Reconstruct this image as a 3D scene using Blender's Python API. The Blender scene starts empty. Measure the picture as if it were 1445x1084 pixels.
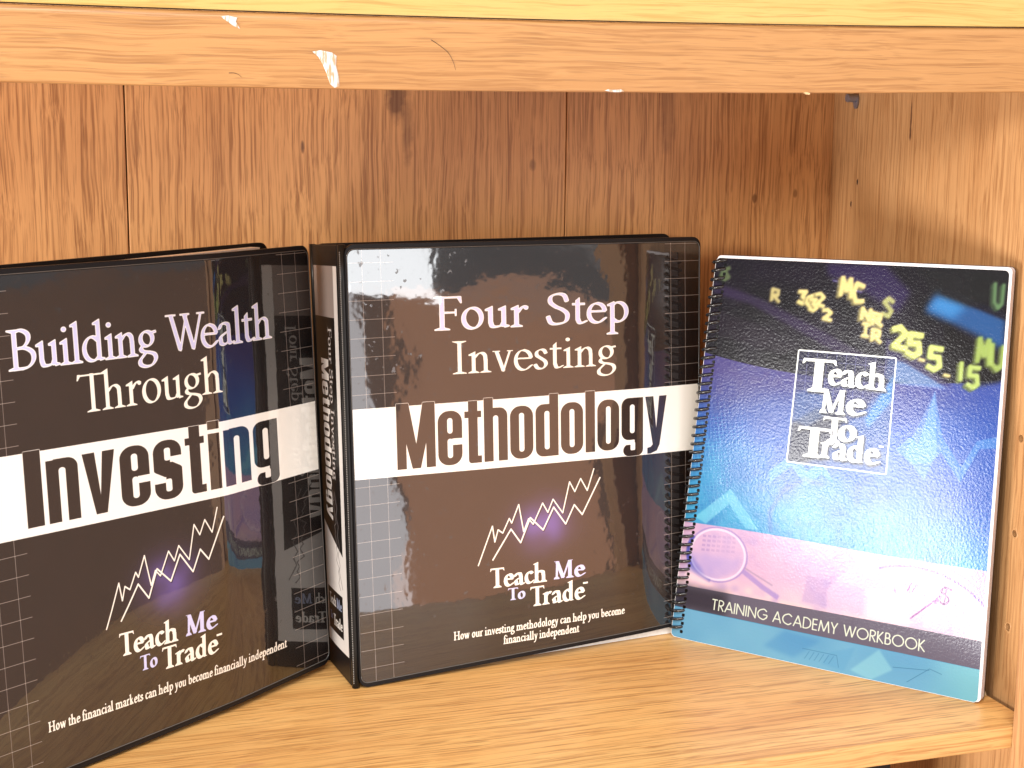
# A shelf of a wooden bookcase: two dark glossy ring binders and a coil-bound workbook.
# Lengths are in millimetres in the code and metres in the scene.
import bpy, math, random
import numpy as np
from mathutils import Vector, Matrix

MM = .001
SC = bpy.context.scene
COL = SC.collection
random.seed(7)

# ---------------------------------------------------------------- camera
F, PITCH, YAW, ROLL = 2285.255, .182235, .322518, -.010236
CPOS = (-620.452, -832.874, 402.204)
cam = bpy.data.cameras.new('camera'); cam.sensor_width = 36; cam.lens = F/1445*36
cam.clip_start = .01; cam.clip_end = 100
cam_ob = bpy.data.objects.new('camera', cam); COL.objects.link(cam_ob); SC.camera = cam_ob
cp, sp, cy, sy, cr, sr = math.cos(PITCH), math.sin(PITCH), math.cos(YAW), math.sin(YAW), math.cos(ROLL), math.sin(ROLL)
fwd = Vector((sy*cp, cy*cp, -sp)); rgt = Vector((cy, -sy, 0)); dwn = fwd.cross(rgt)
r2 = cr*rgt+sr*dwn; d2 = -sr*rgt+cr*dwn
M = Matrix(((r2.x, -d2.x, -fwd.x), (r2.y, -d2.y, -fwd.y), (r2.z, -d2.z, -fwd.z)))
cam_ob.matrix_world = Matrix.Translation(Vector(CPOS)*MM) @ M.to_4x4()

# ---------------------------------------------------------------- world and lamps
w = bpy.data.worlds.new('World'); SC.world = w; w.use_nodes = True
nt = w.node_tree; nt.nodes.clear()
out = nt.nodes.new('ShaderNodeOutputWorld'); bg = nt.nodes.new('ShaderNodeBackground'); nt.links.new(bg.outputs[0], out.inputs[0])
tc = nt.nodes.new('ShaderNodeTexCoord'); sep = nt.nodes.new('ShaderNodeSeparateXYZ'); nt.links.new(tc.outputs['Generated'], sep.inputs[0])
nz = nt.nodes.new('ShaderNodeTexNoise'); nz.inputs['Scale'].default_value = 3.2; nz.inputs['Detail'].default_value = 8; nt.links.new(tc.outputs['Generated'], nz.inputs['Vector'])
ma = nt.nodes.new('ShaderNodeMath'); ma.operation = 'MULTIPLY_ADD'; ma.inputs[1].default_value = .10; nt.links.new(nz.outputs['Fac'], ma.inputs[0]); nt.links.new(sep.outputs['Z'], ma.inputs[2])
rp = nt.nodes.new('ShaderNodeValToRGB'); nt.links.new(ma.outputs[0], rp.inputs[0])
el = rp.color_ramp.elements
el[0].position = .0; el[0].color = (.95, .54, .36, 1)            # bare brown ground
el[1].position = 1.0; el[1].color = (1.5, 1.55, 1.65, 1)
for p, c in ((.012, (.9, .54, .38, 1)), (.022, (.55, .57, .60, 1)), (.055, (.62, .65, .68, 1)), (.075, (1.8, 1.8, 1.8, 1))):
    e = el.new(p); e.color = c
nt.links.new(rp.outputs[0], bg.inputs[0]); bg.inputs[1].default_value = .45

def lamp(name, kind, energy, color, **k):
    l = bpy.data.lights.new(name, kind); l.energy = energy; l.color = color
    for a, v in k.items():
        if a not in ('loc', 'dirn'): setattr(l, a, v)
    o = bpy.data.objects.new(name, l); COL.objects.link(o)
    o.location = Vector(k.get('loc', (0, 0, 0)))*MM
    o.rotation_euler = Vector(k['dirn']).to_track_quat('-Z', 'Y').to_euler()
    return o
# low sun from the left and slightly in front
AZ, EL = math.radians(-55), math.radians(9)
sd = Vector((math.sin(AZ)*math.cos(EL), -math.cos(AZ)*math.cos(EL), math.sin(EL)))
lamp('sun', 'SUN', 1.6, (1.0, .93, .82), angle=math.radians(8), dirn=-sd)
# broad soft daylight from the front left; the lamps after it are added for glare and mirrored patches
lamp('daylight', 'AREA', 47, (1.0, .98, .95), shape='RECTANGLE', size=1.7, size_y=1.2, loc=(-1000, -1500, 1750), dirn=(.36, 1.0, -.95))
lamp('left_glare', 'AREA', 44, (1.0, .99, .97), shape='RECTANGLE', size=.34, size_y=.70, loc=(-2300, -530, -470), dirn=(.95, .28, .21))  # added lamp, placed to give the glare on the workbook cover
o = lamp('pale_reflection', 'AREA', 3.4, (.93, .95, 1.0), shape='RECTANGLE', size=.6, size_y=.72, loc=(95, -1120, -160), dirn=(-.5, .86, .06)); o.rotation_euler.rotate_axis('Z', math.radians(10))  # added lamp that the middle binder mirrors as a pale strip
o = lamp('sky_reflection', 'AREA', .8, (.96, .98, 1.0), shape='RECTANGLE', size=.36, size_y=.10, loc=(325, -1120, 262), dirn=(-.5, .86, .06)); o.rotation_euler.rotate_axis('Z', math.radians(-4))  # added lamp, mirrored as a white sky patch near the cover's top
lamp('warm_reflection', 'AREA', 1.1, (1.0, .46, .24), shape='RECTANGLE', size=.43, size_y=.72, loc=(668, -1125, -135), dirn=(0, 1, 0))  # added warm lamp that browns the reflection in the middle cover
SC.view_settings.view_transform = 'Standard'; SC.view_settings.look = 'None'; SC.view_settings.exposure = 0.3; SC.view_settings.gamma = 1
SC.cycles.max_bounces = 8

# ---------------------------------------------------------------- small helpers
def thing(name, label, cat, loc, group=None):
    o = bpy.data.objects.new(name, None); COL.objects.link(o); o.location = Vector(loc)*MM; o.empty_display_size = .05
    o['label'] = label; o['category'] = cat
    if group: o['group'] = group
    return o
def link(name, verts, faces, mat, parent=None, smooth=False, uvs=None, bevel=0, seg=2, world_off=None):
    """verts in world mm; the object is parented without moving"""
    base = Vector((0, 0, 0))
    p = parent
    while p is not None: base += p.location; p = p.parent
    me = bpy.data.meshes.new(name)
    cen = Vector(np.mean(np.array([tuple(v) for v in verts]), axis=0).tolist())*MM
    me.from_pydata([tuple(Vector(v)*MM-cen) for v in verts], [], faces); me.update()
    if uvs is not None:
        ul = me.uv_layers.new(name='UVMap')
        for l in me.loops: ul.data[l.index].uv = uvs[l.vertex_index]
    if mat: me.materials.append(mat)
    o = bpy.data.objects.new(name, me); COL.objects.link(o); o.location = cen-base
    if parent: o.parent = parent
    if smooth: me.polygons.foreach_set('use_smooth', [True]*len(me.polygons))
    if bevel:
        b = o.modifiers.new('Bevel', 'BEVEL'); b.width = bevel*MM; b.segments = seg; b.limit_method = 'ANGLE'; b.angle_limit = math.radians(40)
    return o
def box(name, x0, x1, y0, y1, z0, z1, mat, parent, bevel=0, seg=2):
    v = [(x, y, z) for x in (x0, x1) for y in (y0, y1) for z in (z0, z1)]
    f = [(0, 1, 3, 2), (4, 6, 7, 5), (0, 4, 5, 1), (2, 3, 7, 6), (0, 2, 6, 4), (1, 5, 7, 3)]
    return link(name, v, f, mat, parent, bevel=bevel, seg=seg)
def tube(path, r, n=8):
    P = [Vector(p) for p in path]; V = []; Fc = []; up = None
    for i, p in enumerate(P):
        t = ((P[i+1] if i+1 < len(P) else p)-(P[i-1] if i else p)).normalized()
        if up is None: up = t.orthogonal().normalized()
        up = (up-t*up.dot(t)).normalized(); q = t.cross(up)
        rr = r(i/(len(P)-1)) if callable(r) else r
        V += [p+(up*math.cos(2*math.pi*k/n)+q*math.sin(2*math.pi*k/n))*rr for k in range(n)]
    for i in range(len(P)-1):
        for k in range(n): Fc.append((i*n+k, i*n+(k+1) % n, (i+1)*n+(k+1) % n, (i+1)*n+k))
    Fc.append(tuple(range(n))[::-1]); Fc.append(tuple((len(P)-1)*n+k for k in range(n)))
    return V, Fc

class Quad:
    """a book board: bilinear surface through four corners (bottom-left, bottom-right, top-left, top-right), gently bowed"""
    def __init__(s, bl, br, tl, tr, W, H, bow=None):
        s.c = [Vector(q) for q in (bl, br, tl, tr)]; s.W, s.H = W, H; s.bow = bow
        d = (s.c[1]-s.c[0]+s.c[3]-s.c[2]).normalized(); u = (s.c[2]-s.c[0]+s.c[3]-s.c[1]).normalized()
        s.n = u.cross(d).normalized()            # pointing away from the reader (into the book)
        if s.n.y < 0 and abs(s.n.y) > .2: s.n = -s.n
    def p(s, x, y, off=0.0):
        u, v = x/s.W, y/s.H; c = s.c
        q = c[0]*(1-u)*(1-v)+c[1]*u*(1-v)+c[2]*(1-u)*v+c[3]*u*v
        if s.bow: off += s.bow(u, v)
        return q+s.n*off
    def rows(s, x0, x1, y0, y1, r, nx, ny):
        ys = [y0+(y1-y0)*j/ny for j in range(ny+1)]
        if r: ys = sorted(set(ys[1:-1]) | {y0+r*(1-math.cos(a*math.pi/16)) for a in range(0, 9)} | {y1-r*(1-math.cos(a*math.pi/16)) for a in range(0, 9)})
        out = []
        for y in ys:
            e = 0
            if r and y < y0+r: e = r-math.sqrt(max(0, r*r-(y0+r-y)**2))
            if r and y > y1-r: e = r-math.sqrt(max(0, r*r-(y-y1+r)**2))
            out.append((y, x0 if r and getattr(s, 'square_left', False) else x0+e, x1-e))
        return out
    def sheet(s, name, mat, parent, x0=0, x1=None, y0=0, y1=None, off=-.35, r=4, nx=28, ny=28):
        x1 = x1 or s.W; y1 = y1 or s.H; V = []; UV = []; Fc = []
        R = s.rows(x0, x1, y0, y1, r, nx, ny)
        for y, a, b in R:
            for i in range(nx+1):
                x = a+(b-a)*i/nx; V.append(s.p(x, y, off)); UV.append((x/s.W, y/s.H))
        for j in range(len(R)-1):
            for i in range(nx): k = j*(nx+1)+i; Fc.append((k, k+1, k+nx+2, k+nx+1))
        return link(name, V, Fc, mat, parent, smooth=True, uvs=UV)
    def slab(s, name, mat, parent, t, x0=0, x1=None, y0=0, y1=None, off=0.0, r=5, nx=20, ny=20, bevel=.6):
        x1 = x1 or s.W; y1 = y1 or s.H; V = []; Fc = []
        R = s.rows(x0, x1, y0, y1, r, nx, ny); m = nx+1; N = len(R)*m
        for o in (off, off+t):
            for y, a, b in R:
                for i in range(m): V.append(s.p(a+(b-a)*i/nx, y, o))
        for j in range(len(R)-1):
            for i in range(nx): k = j*m+i; Fc.append((k, k+1, k+m+1, k+m)); k += N; Fc.append((k+m, k+m+1, k+1, k))
        ring = [i for i in range(m)]+[j*m+nx for j in range(1, len(R))]+[(len(R)-1)*m+i for i in range(nx-1, -1, -1)]+[j*m for j in range(len(R)-2, 0, -1)]
        for a, b in zip(ring, ring[1:]+ring[:1]): Fc.append((b, a, a+N, b+N))
        o = link(name, V, Fc, mat, parent)
        if bevel:
            bm = o.modifiers.new('Bevel', 'BEVEL'); bm.width = bevel*MM; bm.segments = 2; bm.limit_method = 'ANGLE'; bm.angle_limit = math.radians(50)
        return o
# ---------------------------------------------------------------- printed matter, drawn in code
SS = 3
class Canvas:
    def __init__(s, w, h, px, col):
        s.S = px; s.W = int(w*px); s.H = int(h*px)
        s.a = np.zeros((s.H, s.W, 3)); s.a[:] = np.array(col)/255.0
    def grid(s):
        X = (np.arange(s.W)+.5)/s.S; Y = (np.arange(s.H)+.5)/s.S
        return np.meshgrid(X, Y)
    def blend(s, m, col, alpha=1.0):
        c = np.array(col, float)/255.0
        m = np.clip(m, 0, 1)*alpha
        s.a += (c-s.a)*m[..., None]
    def cover(s, ops, tf):
        """ops: list of (sign, polygon) in glyph space -> (coverage window, x0, y0)"""
        polys = [(sg, tf(np.asarray(p, float))*s.S*SS) for sg, p in ops]
        allp = np.concatenate([p for sg, p in polys if sg > 0])
        x0 = int(np.floor(allp[:, 0].min()/SS))-1; y0 = int(np.floor(allp[:, 1].min()/SS))-1
        x1 = int(np.ceil(allp[:, 0].max()/SS))+2; y1 = int(np.ceil(allp[:, 1].max()/SS))+2
        Wd, Hd = (x1-x0)*SS, (y1-y0)*SS
        B = np.zeros((Hd, Wd), bool)
        for sg, p in polys:
            q = p-np.array([x0*SS, y0*SS])
            a0 = max(0, int(q[:, 0].min())-1); a1 = min(Wd, int(q[:, 0].max())+2)
            b0 = max(0, int(q[:, 1].min())-1); b1 = min(Hd, int(q[:, 1].max())+2)
            if a1 <= a0 or b1 <= b0: continue
            xs = np.arange(a0, a1)+.5; ys = np.arange(b0, b1)+.5
            ins = np.zeros((b1-b0, a1-a0), bool)
            n = len(q)
            for i in range(n):
                xa, ya = q[i]; xb, yb = q[(i+1) % n]
                if ya == yb: continue
                rows = (ys >= min(ya, yb)) & (ys < max(ya, yb))
                if not rows.any(): continue
                xc = xa+(ys[rows]-ya)*(xb-xa)/(yb-ya)
                ins[rows] ^= xs[None, :] < xc[:, None]
            if sg > 0: B[b0:b1, a0:a1] |= ins
            else: B[b0:b1, a0:a1] &= ~ins
        C = B.reshape(y1-y0, SS, x1-x0, SS).mean(axis=(1, 3))
        return C, x0, y0
    def put(s, C, x0, y0, col, alpha=1.0):
        h, w = C.shape
        X0, Y0, X1, Y1 = max(0, x0), max(0, y0), min(s.W, x0+w), min(s.H, y0+h)
        if X1 <= X0 or Y1 <= Y0: return
        c = C[Y0-y0:Y1-y0, X0-x0:X1-x0]*alpha
        v = s.a[Y0:Y1, X0:X1]; v += (np.array(col, float)/255-v)*c[..., None]
    def poly(s, pts, col, alpha=1.0, soft=0):
        C, x0, y0 = s.cover([(1, pts)], lambda p: p)
        if soft:
            r = int(soft*s.S); C = np.pad(C, r*2); C = blur(C, r); x0 -= r*2; y0 -= r*2
        s.put(C, x0, y0, col, alpha)
    def line(s, pts, w, col, alpha=1.0, closed=False, soft=0):
        ops = stroke(pts, lambda d: w/2, closed=closed, smooth=False)
        C, x0, y0 = s.cover(ops, lambda p: p)
        if soft:
            r = max(1, int(soft*s.S)); C = np.pad(C, r*2); C = blur(C, r); x0 -= r*2; y0 -= r*2
        s.put(C, x0, y0, col, alpha)
    def image(s, name):
        im = bpy.data.images.new(name, s.W, s.H, alpha=False)
        buf = np.ones((s.H, s.W, 4), np.float32); buf[..., :3] = np.clip(s.a, 0, 1)
        im.pixels.foreach_set(buf.ravel()); im.update(); im.pack()
        return im

def blur(A, r):
    r = max(1, int(r))
    for _ in range(2):
        for ax in (0, 1):
            n = A.shape[ax]
            P = np.pad(A, [(r+1, r) if i == ax else (0, 0) for i in range(A.ndim)], mode='edge')
            c = np.cumsum(P, axis=ax)
            if ax == 0: A = (c[2*r+1:2*r+1+n]-c[:n])/(2*r+1)
            else: A = (c[:, 2*r+1:2*r+1+n]-c[:, :n])/(2*r+1)
    return A

def smoothstep(a, b, x):
    t = np.clip((x-a)/(b-a), 0, 1); return t*t*(3-2*t)

def vnoise(W, H, cell, seed):
    r = np.random.RandomState(seed); gw, gh = int(W/cell)+3, int(H/cell)+3
    g = r.rand(gh, gw); x = np.arange(W)/cell; y = np.arange(H)/cell
    xi = x.astype(int); yi = y.astype(int); fx = x-xi; fy = (y-yi)[:, None]
    fx = fx*fx*(3-2*fx); fy = fy*fy*(3-2*fy)
    a = g[yi][:, xi]; b = g[yi][:, xi+1]; c = g[yi+1][:, xi]; d = g[yi+1][:, xi+1]
    return (a*(1-fx)+b*fx)*(1-fy)+(c*(1-fx)+d*fx)*fy

def catmull(pts, closed, n=7):
    P = np.asarray(pts, float); N = len(P); out = []
    rng = N if closed else N-1
    for i in range(rng):
        if closed: a, b, c, d = P[(i-1) % N], P[i], P[(i+1) % N], P[(i+2) % N]
        else:
            a = P[i-1] if i > 0 else 2*P[0]-P[1]
            b, c = P[i], P[i+1]
            d = P[i+2] if i+2 < N else 2*P[-1]-P[-2]
        for k in range(n):
            t = k/n
            out.append(.5*((2*b)+(-a+c)*t+(2*a-5*b+4*c-d)*t*t+(-a+3*b-3*c+d)*t**3))
    if not closed: out.append(P[-1])
    return np.array(out)

def stroke(pts, wf, closed=False, smooth=True):
    P = catmull(pts, closed) if smooth else np.asarray(pts, float)
    N = len(P); ops = []
    segs = [(i, (i+1) % N) for i in range(N if closed else N-1)]
    D = []
    for i in range(N):
        if closed: t = P[(i+1) % N]-P[i-1]
        elif i == 0: t = P[1]-P[0]
        elif i == N-1: t = P[-1]-P[-2]
        else: t = P[i+1]-P[i-1]
        D.append(t/max(1e-9, np.hypot(*t)))
    if smooth:
        off = [np.array([-d[1], d[0]])*wf(d) for d in D]
        for i, j in segs: ops.append((1, [P[i]+off[i], P[j]+off[j], P[j]-off[j], P[i]-off[i]]))
    else:
        for i, j in segs:
            d = P[j]-P[i]; L = np.hypot(*d)
            if L < 1e-9: continue
            d = d/L; w = wf(d); o = np.array([-d[1], d[0]])*w
            e = d*w*.6 if (N > 2) else d*0
            ops.append((1, [P[i]+o-e, P[j]+o+e, P[j]-o+e, P[i]-o-e]))
    return ops

def rbox(x0, y0, x1, y1, r=0.0, k=6, corners='abcd'):
    """rounded box; corners a=bottom-left b=bottom-right c=top-right d=top-left"""
    r = min(r, (x1-x0)/2, (y1-y0)/2); out = []
    for cc, cx_, cy_, a0 in (('a', x0+r, y0+r, 180), ('b', x1-r, y0+r, 270), ('c', x1-r, y1-r, 0), ('d', x0+r, y1-r, 90)):
        if cc in corners and r > 0:
            for i in range(k+1):
                t = math.radians(a0+90*i/k); out.append((cx_+r*math.cos(t), cy_+r*math.sin(t)))
        else:
            out.append({'a': (x0, y0), 'b': (x1, y0), 'c': (x1, y1), 'd': (x0, y1)}[cc])
    return out

def serif_glyph(ch, st, hl):
    """old-style roman letter: pen-nib strokes; cap height 1, x-height .65"""
    th = math.radians(24); a = st/2/math.cos(th)*.98; b = hl/2
    nib = lambda d: math.sqrt((a*math.sin(math.atan2(d[1], d[0])-th))**2+(b*math.cos(math.atan2(d[1], d[0])-th))**2)
    hv = math.sqrt((a*math.sin(th))**2+(b*math.cos(th))**2); X = .65; O = []
    h2 = st/2; sw = .085+st*.55; sh = max(.03, hl*.8)
    ct, sn = math.cos(th), math.sin(th)
    EL = [np.array([a*math.cos(q)*ct-b*math.sin(q)*sn, a*math.cos(q)*sn+b*math.sin(q)*ct]) for q in np.arange(14)*2*math.pi/14]
    def S(*p, closed=False):
        P_ = catmull(p, closed, 6); N_ = len(P_)
        for i in range(N_ if closed else N_-1):
            A_, B_ = P_[i], P_[(i+1) % N_]; d = B_-A_; l = np.hypot(*d)
            if l < 1e-9: continue
            n = np.array([-d[1], d[0]])/l; u, v = n[0]*ct+n[1]*sn, -n[0]*sn+n[1]*ct; m = math.hypot(a*u, b*v)
            o = np.array([a*a*u*ct-b*b*v*sn, a*a*u*sn+b*b*v*ct])/m
            O.append((1, [A_+o, B_+o, B_-o, A_-o]))
        for q in P_: O.append((1, [q+e for e in EL]))
    L = lambda w, *p: O.extend(stroke(p, lambda d: w/2, smooth=False))
    Pg = lambda *p: O.append((1, list(p)))
    def stem(x, y0, y1, w=None):
        w = (w or st)/2; Pg((x-w, y0), (x+w, y0), (x+w, y1), (x-w, y1))
    def foot(x, y=0.0, w=None, l=1.0, r=1.0):
        w = w or sw; Pg((x-w*l, y), (x+w*r, y), (x+w*r, y+sh*.8), (x+h2*.9, y+sh*2.4), (x-h2*.9, y+sh*2.4), (x-w*l, y+sh*.8))
    def head(x, y=1.0, w=None):
        w = w or sw; Pg((x-w, y), (x-w, y-sh*.8), (x-h2*.9, y-sh*2.4), (x+h2*.9, y-sh*2.4), (x+w, y-sh*.8), (x+w, y))
    def flag(x, y):
        Pg((x-h2-.075, y-.075), (x+h2, y+.02), (x+h2, y-.16), (x-h2, y-.16), (x-h2, y-.12), (x-h2-.075, y-.115))
    k = st-.115
    def arc(cx_, cy_, ow, oh, a0, a1, *tail, pre=(), closed=False):
        rx, ry = ow-h2, oh-hv; n = max(3, int(abs(a1-a0)/28))
        pts = [(cx_+rx*math.cos(math.radians(a0+(a1-a0)*i/n)), cy_+ry*math.sin(math.radians(a0+(a1-a0)*i/n))) for i in range(n+(0 if closed else 1))]
        S(*(list(pre)+pts+list(tail)), closed=closed)
    ow = .255+k*.35; oh = .338
    if ch == 'o': arc(.02+ow, .325, ow, oh, 110, 470, closed=True); return O, .04+2*ow
    if ch == 'c': arc(.02+ow, .325, ow, oh, 48, 295, (.02+ow*1.72, .145)); return O, .03+ow*1.75
    if ch == 'e': L(hl*1.3, (.02+h2, .375), (.02+ow*1.9-h2*.4, .375)); S((.02+ow*1.9-h2*.7, .385), (.02+ow*1.82-h2*.9, .50), (.02+ow*1.5-h2*.6, .60-hv*.35), (.02+ow, .66-hv)); arc(.02+ow, .325, ow, oh, 90, 295, (.02+ow*1.78, .145)); return O, .03+ow*1.86
    if ch == 'a':
        S((.08, .49), (.13, .59), (.22, X-hv), (.32, .58), (.34+k*.3, .46)); stem(.345+k*.4, .10, .47)
        S((.35+k*.3, .39), (.22, .33), (.10, .24), (.07+h2*.6, .14), (.12+k*.2, .04+hv*.5), (.21, hv), (.34, .10)); S((.345+k*.4, .12), (.38+k*.5, .04), (.46+k*.6, .06)); return O, .48+k*.7
    if ch in 'bhk':
        flag(.14, 1.06); stem(.14, 0 if ch != 'b' else .04, .95)
        if ch == 'h':
            foot(.14); S((.16, .46), (.25, .58), (.35, X-hv-.01), (.44+k*.5, .53), (.45+k*.6, .40)); stem(.455+k*.7, 0, .42); foot(.455+k*.7); return O, .62+k
        if ch == 'b':
            arc(.54+k*.8-ow, .325, ow, oh, 140, -130); return O, .57+k*.6
        foot(.14); L(hl*1.5, (.16, .30), (.40, .60)); L(st, (.25, .36), (.48, .03)); Pg((.33, .62), (.52, .62), (.52, .65), (.33, .65)); Pg((.38, 0), (.58, 0), (.58, .03), (.38, .03)); return O, .57+k*.6
    if ch == 'd':
        arc(.02+ow, .325, ow, oh, 42, 318); stem(.44+k*.4, .03, .95); flag(.44+k*.4, 1.06); Pg((.44, 0), (.58+k*.5, .03), (.58+k*.5, .06), (.46, .09)); return O, .60+k*.6
    if ch == 'f':
        stem(.15, 0, .80); foot(.15); S((.15, .76), (.18, .95), (.28, 1.03), (.38, .99)); L(hl*1.5, (.02, X-.02), (.34, X-.02)); return O, .34+k*.5
    if ch == 'g':
        arc(.24+k*.1, .43, .21+k*.2, .225, 100, 460, closed=True)
        L(hl*1.6, (.35, .58), (.50, .61)); S((.14, .27), (.08, .18), (.13, .10), (.30, .06), (.43+k*.3, .0), (.46+k*.3, -.13), (.36, -.27), (.20, -.31), (.06, -.25), (.045+k*.2, -.13), (.13, -.02), (.20, .06)); return O, .51+k*.5
    if ch in 'il':
        stem(.14, 0, .55 if ch == 'i' else .95); flag(.14, X if ch == 'i' else 1.06); foot(.14)
        if ch == 'i': O.append((1, [(.13+(.065+k*.25)*math.cos(t*.5236), .90+(.065+k*.25)*math.sin(t*.5236)) for t in range(12)]))
        return O, .29+k*.8
    if ch in 'nmr':
        flag(.14, X); stem(.14, 0, .55); foot(.14)
        if ch == 'r': S((.17, .44), (.24, .56), (.31, .62), (.37, .59)); O.append((1, [(.365+.05*math.cos(t), .575+.05*math.sin(t)) for t in np.arange(0, 6.2, .6)])); return O, .41+k*.6
        x = .14
        for _ in range(2 if ch == 'm' else 1):
            S((x+.02, .46), (x+.11, .58), (x+.21, X-hv-.01), (x+.29+k*.5, .53), (x+.305+k*.6, .40)); x += .31+k*.7; stem(x, 0, .42); foot(x)
        return O, x+.16+k*.3
    if ch == 'p':
        flag(.14, X); stem(.14, -.36, .58); foot(.14, -.38); arc(.55+k*.8-ow, .325, ow, oh, 140, -135); return O, .57+k*.5
    if ch == 's':
        S((.33, .50), (.28, .60), (.20, X-hv), (.10, .56), (.10, .44), (.20, .35), (.31+k*.2, .25), (.33+k*.2, .13), (.24, hv), (.12, .04), (.05, .16)); return O, .40+k*.4
    if ch == 't':
        stem(.15, .12, .74); Pg((.15-h2, .74), (.15+h2, .84), (.15+h2, .70), (.15-h2, .60)); L(hl*1.5, (.02, X-.02), (.33+k*.3, X-.02)); S((.15, .16), (.19, .04), (.26, hv), (.34, .07)); return O, .35+k*.5
    if ch == 'u':
        flag(.13, X); stem(.13, .14, .55); S((.13, .18), (.17+k*.2, .05), (.27+k*.2, hv+.005), (.38+k*.3, .07), (.43+k*.4, .17)); stem(.44+k*.5, .03, .55); flag(.44+k*.5, X); Pg((.44, 0), (.57+k*.6, .03), (.57+k*.6, .06), (.46, .09)); return O, .59+k*.8
    if ch in 'vwy':
        L(st, (.10, X-.02), (.27, .02)); L(hl*1.4, (.26, .0), (.44+k*.3, X-.02)); Pg((.0, X-.03), (.20+k*.4, X-.03), (.20+k*.4, X), (0, X)); Pg((.36, X-.03), (.52+k*.2, X-.03), (.52+k*.2, X), (.36, X))
        if ch == 'y': S((.27, .04), (.20, -.16), (.10, -.30), (.0, -.28))
        if ch == 'w': L(st, (.44, X-.02), (.58, .02)); L(hl*1.4, (.57, 0), (.74, X-.02)); Pg((.66, X-.03), (.83, X-.03), (.83, X), (.66, X)); return O, .80+k*.6
        return O, .50+k*.4
    if ch == 'I': stem(.20, 0, 1); foot(.20, w=.18+k*.5); head(.20, w=.18+k*.5); return O, .40+k
    if ch == 'T':
        stem(.37, 0, 1); foot(.37, w=.17+k*.5); L(sh*1.5, (.03, .965), (.71, .965))
        Pg((.0, .84), (.03, .84), (.09, .94), (.09, 1.0), (.02, 1.0)); Pg((.74, .84), (.71, .84), (.65, .94), (.65, 1.0), (.72, 1.0)); return O, .72+k
    if ch == 'F':
        stem(.17, 0, 1); foot(.17, w=.17); Pg((0, .965), (.17, .965), (.17, 1), (0, 1)); L(sh*1.4, (.17, .975), (.58, .975)); Pg((.61, .80), (.585, .80), (.52, .94), (.52, 1), (.60, 1)); L(sh*1.3, (.17, .52), (.46, .52)); Pg((.46, .42), (.49, .42), (.49, .62), (.46, .62)); return O, .62
    if ch == 'H':
        for x in (.17, .66+k): stem(x, 0, 1); foot(x, w=.17+k*.3); head(x, w=.17+k*.3)
        L(sh*1.4, (.17, .52), (.66, .52)); return O, .86+k
    if ch == 'B':
        stem(.17, 0, 1); foot(.17, w=.17); head(.17, w=.17); S((.17, .97), (.34, .98), (.48, .88), (.49, .72), (.38, .57), (.19, .53)); S((.19, .53), (.42, .53), (.58, .40), (.58, .20), (.44, .05), (.17, .025)); return O, .66
    if ch == 'S':
        S((.50, .74), (.44, .92), (.30, 1-hv), (.13, .90), (.11, .72), (.24, .57), (.40, .47), (.51, .32), (.47, .10), (.27, hv), (.12, .07), (.05, .27)); return O, .60
    if ch == 'W':
        L(st, (.13, .98), (.34, .03)); L(hl*1.4, (.34, .0), (.56, .98)); L(st, (.50, .98), (.71, .03)); L(hl*1.4, (.71, 0), (.95, .98))
        for x, w in ((.12, .14), (.51, .13), (.95, .11)): Pg((x-w, .967), (x+w, .967), (x+w, 1), (x-w, 1))
        return O, 1.05
    if ch == 'M':
        L(hl*1.6, (.17, 0), (.20, .98)); L(st, (.20, .97), (.49, .05)); L(hl*1.3, (.48, .03), (.79, .98)); stem(.83, 0, 1)
        foot(.17, w=.14); foot(.83, w=.17+k*.3); Pg((.05, .967), (.26, .967), (.26, 1), (.05, 1)); Pg((.74, .967), (.98, .967), (.98, 1), (.74, 1)); return O, 1.0+k*.3
    return O, .3

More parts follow.
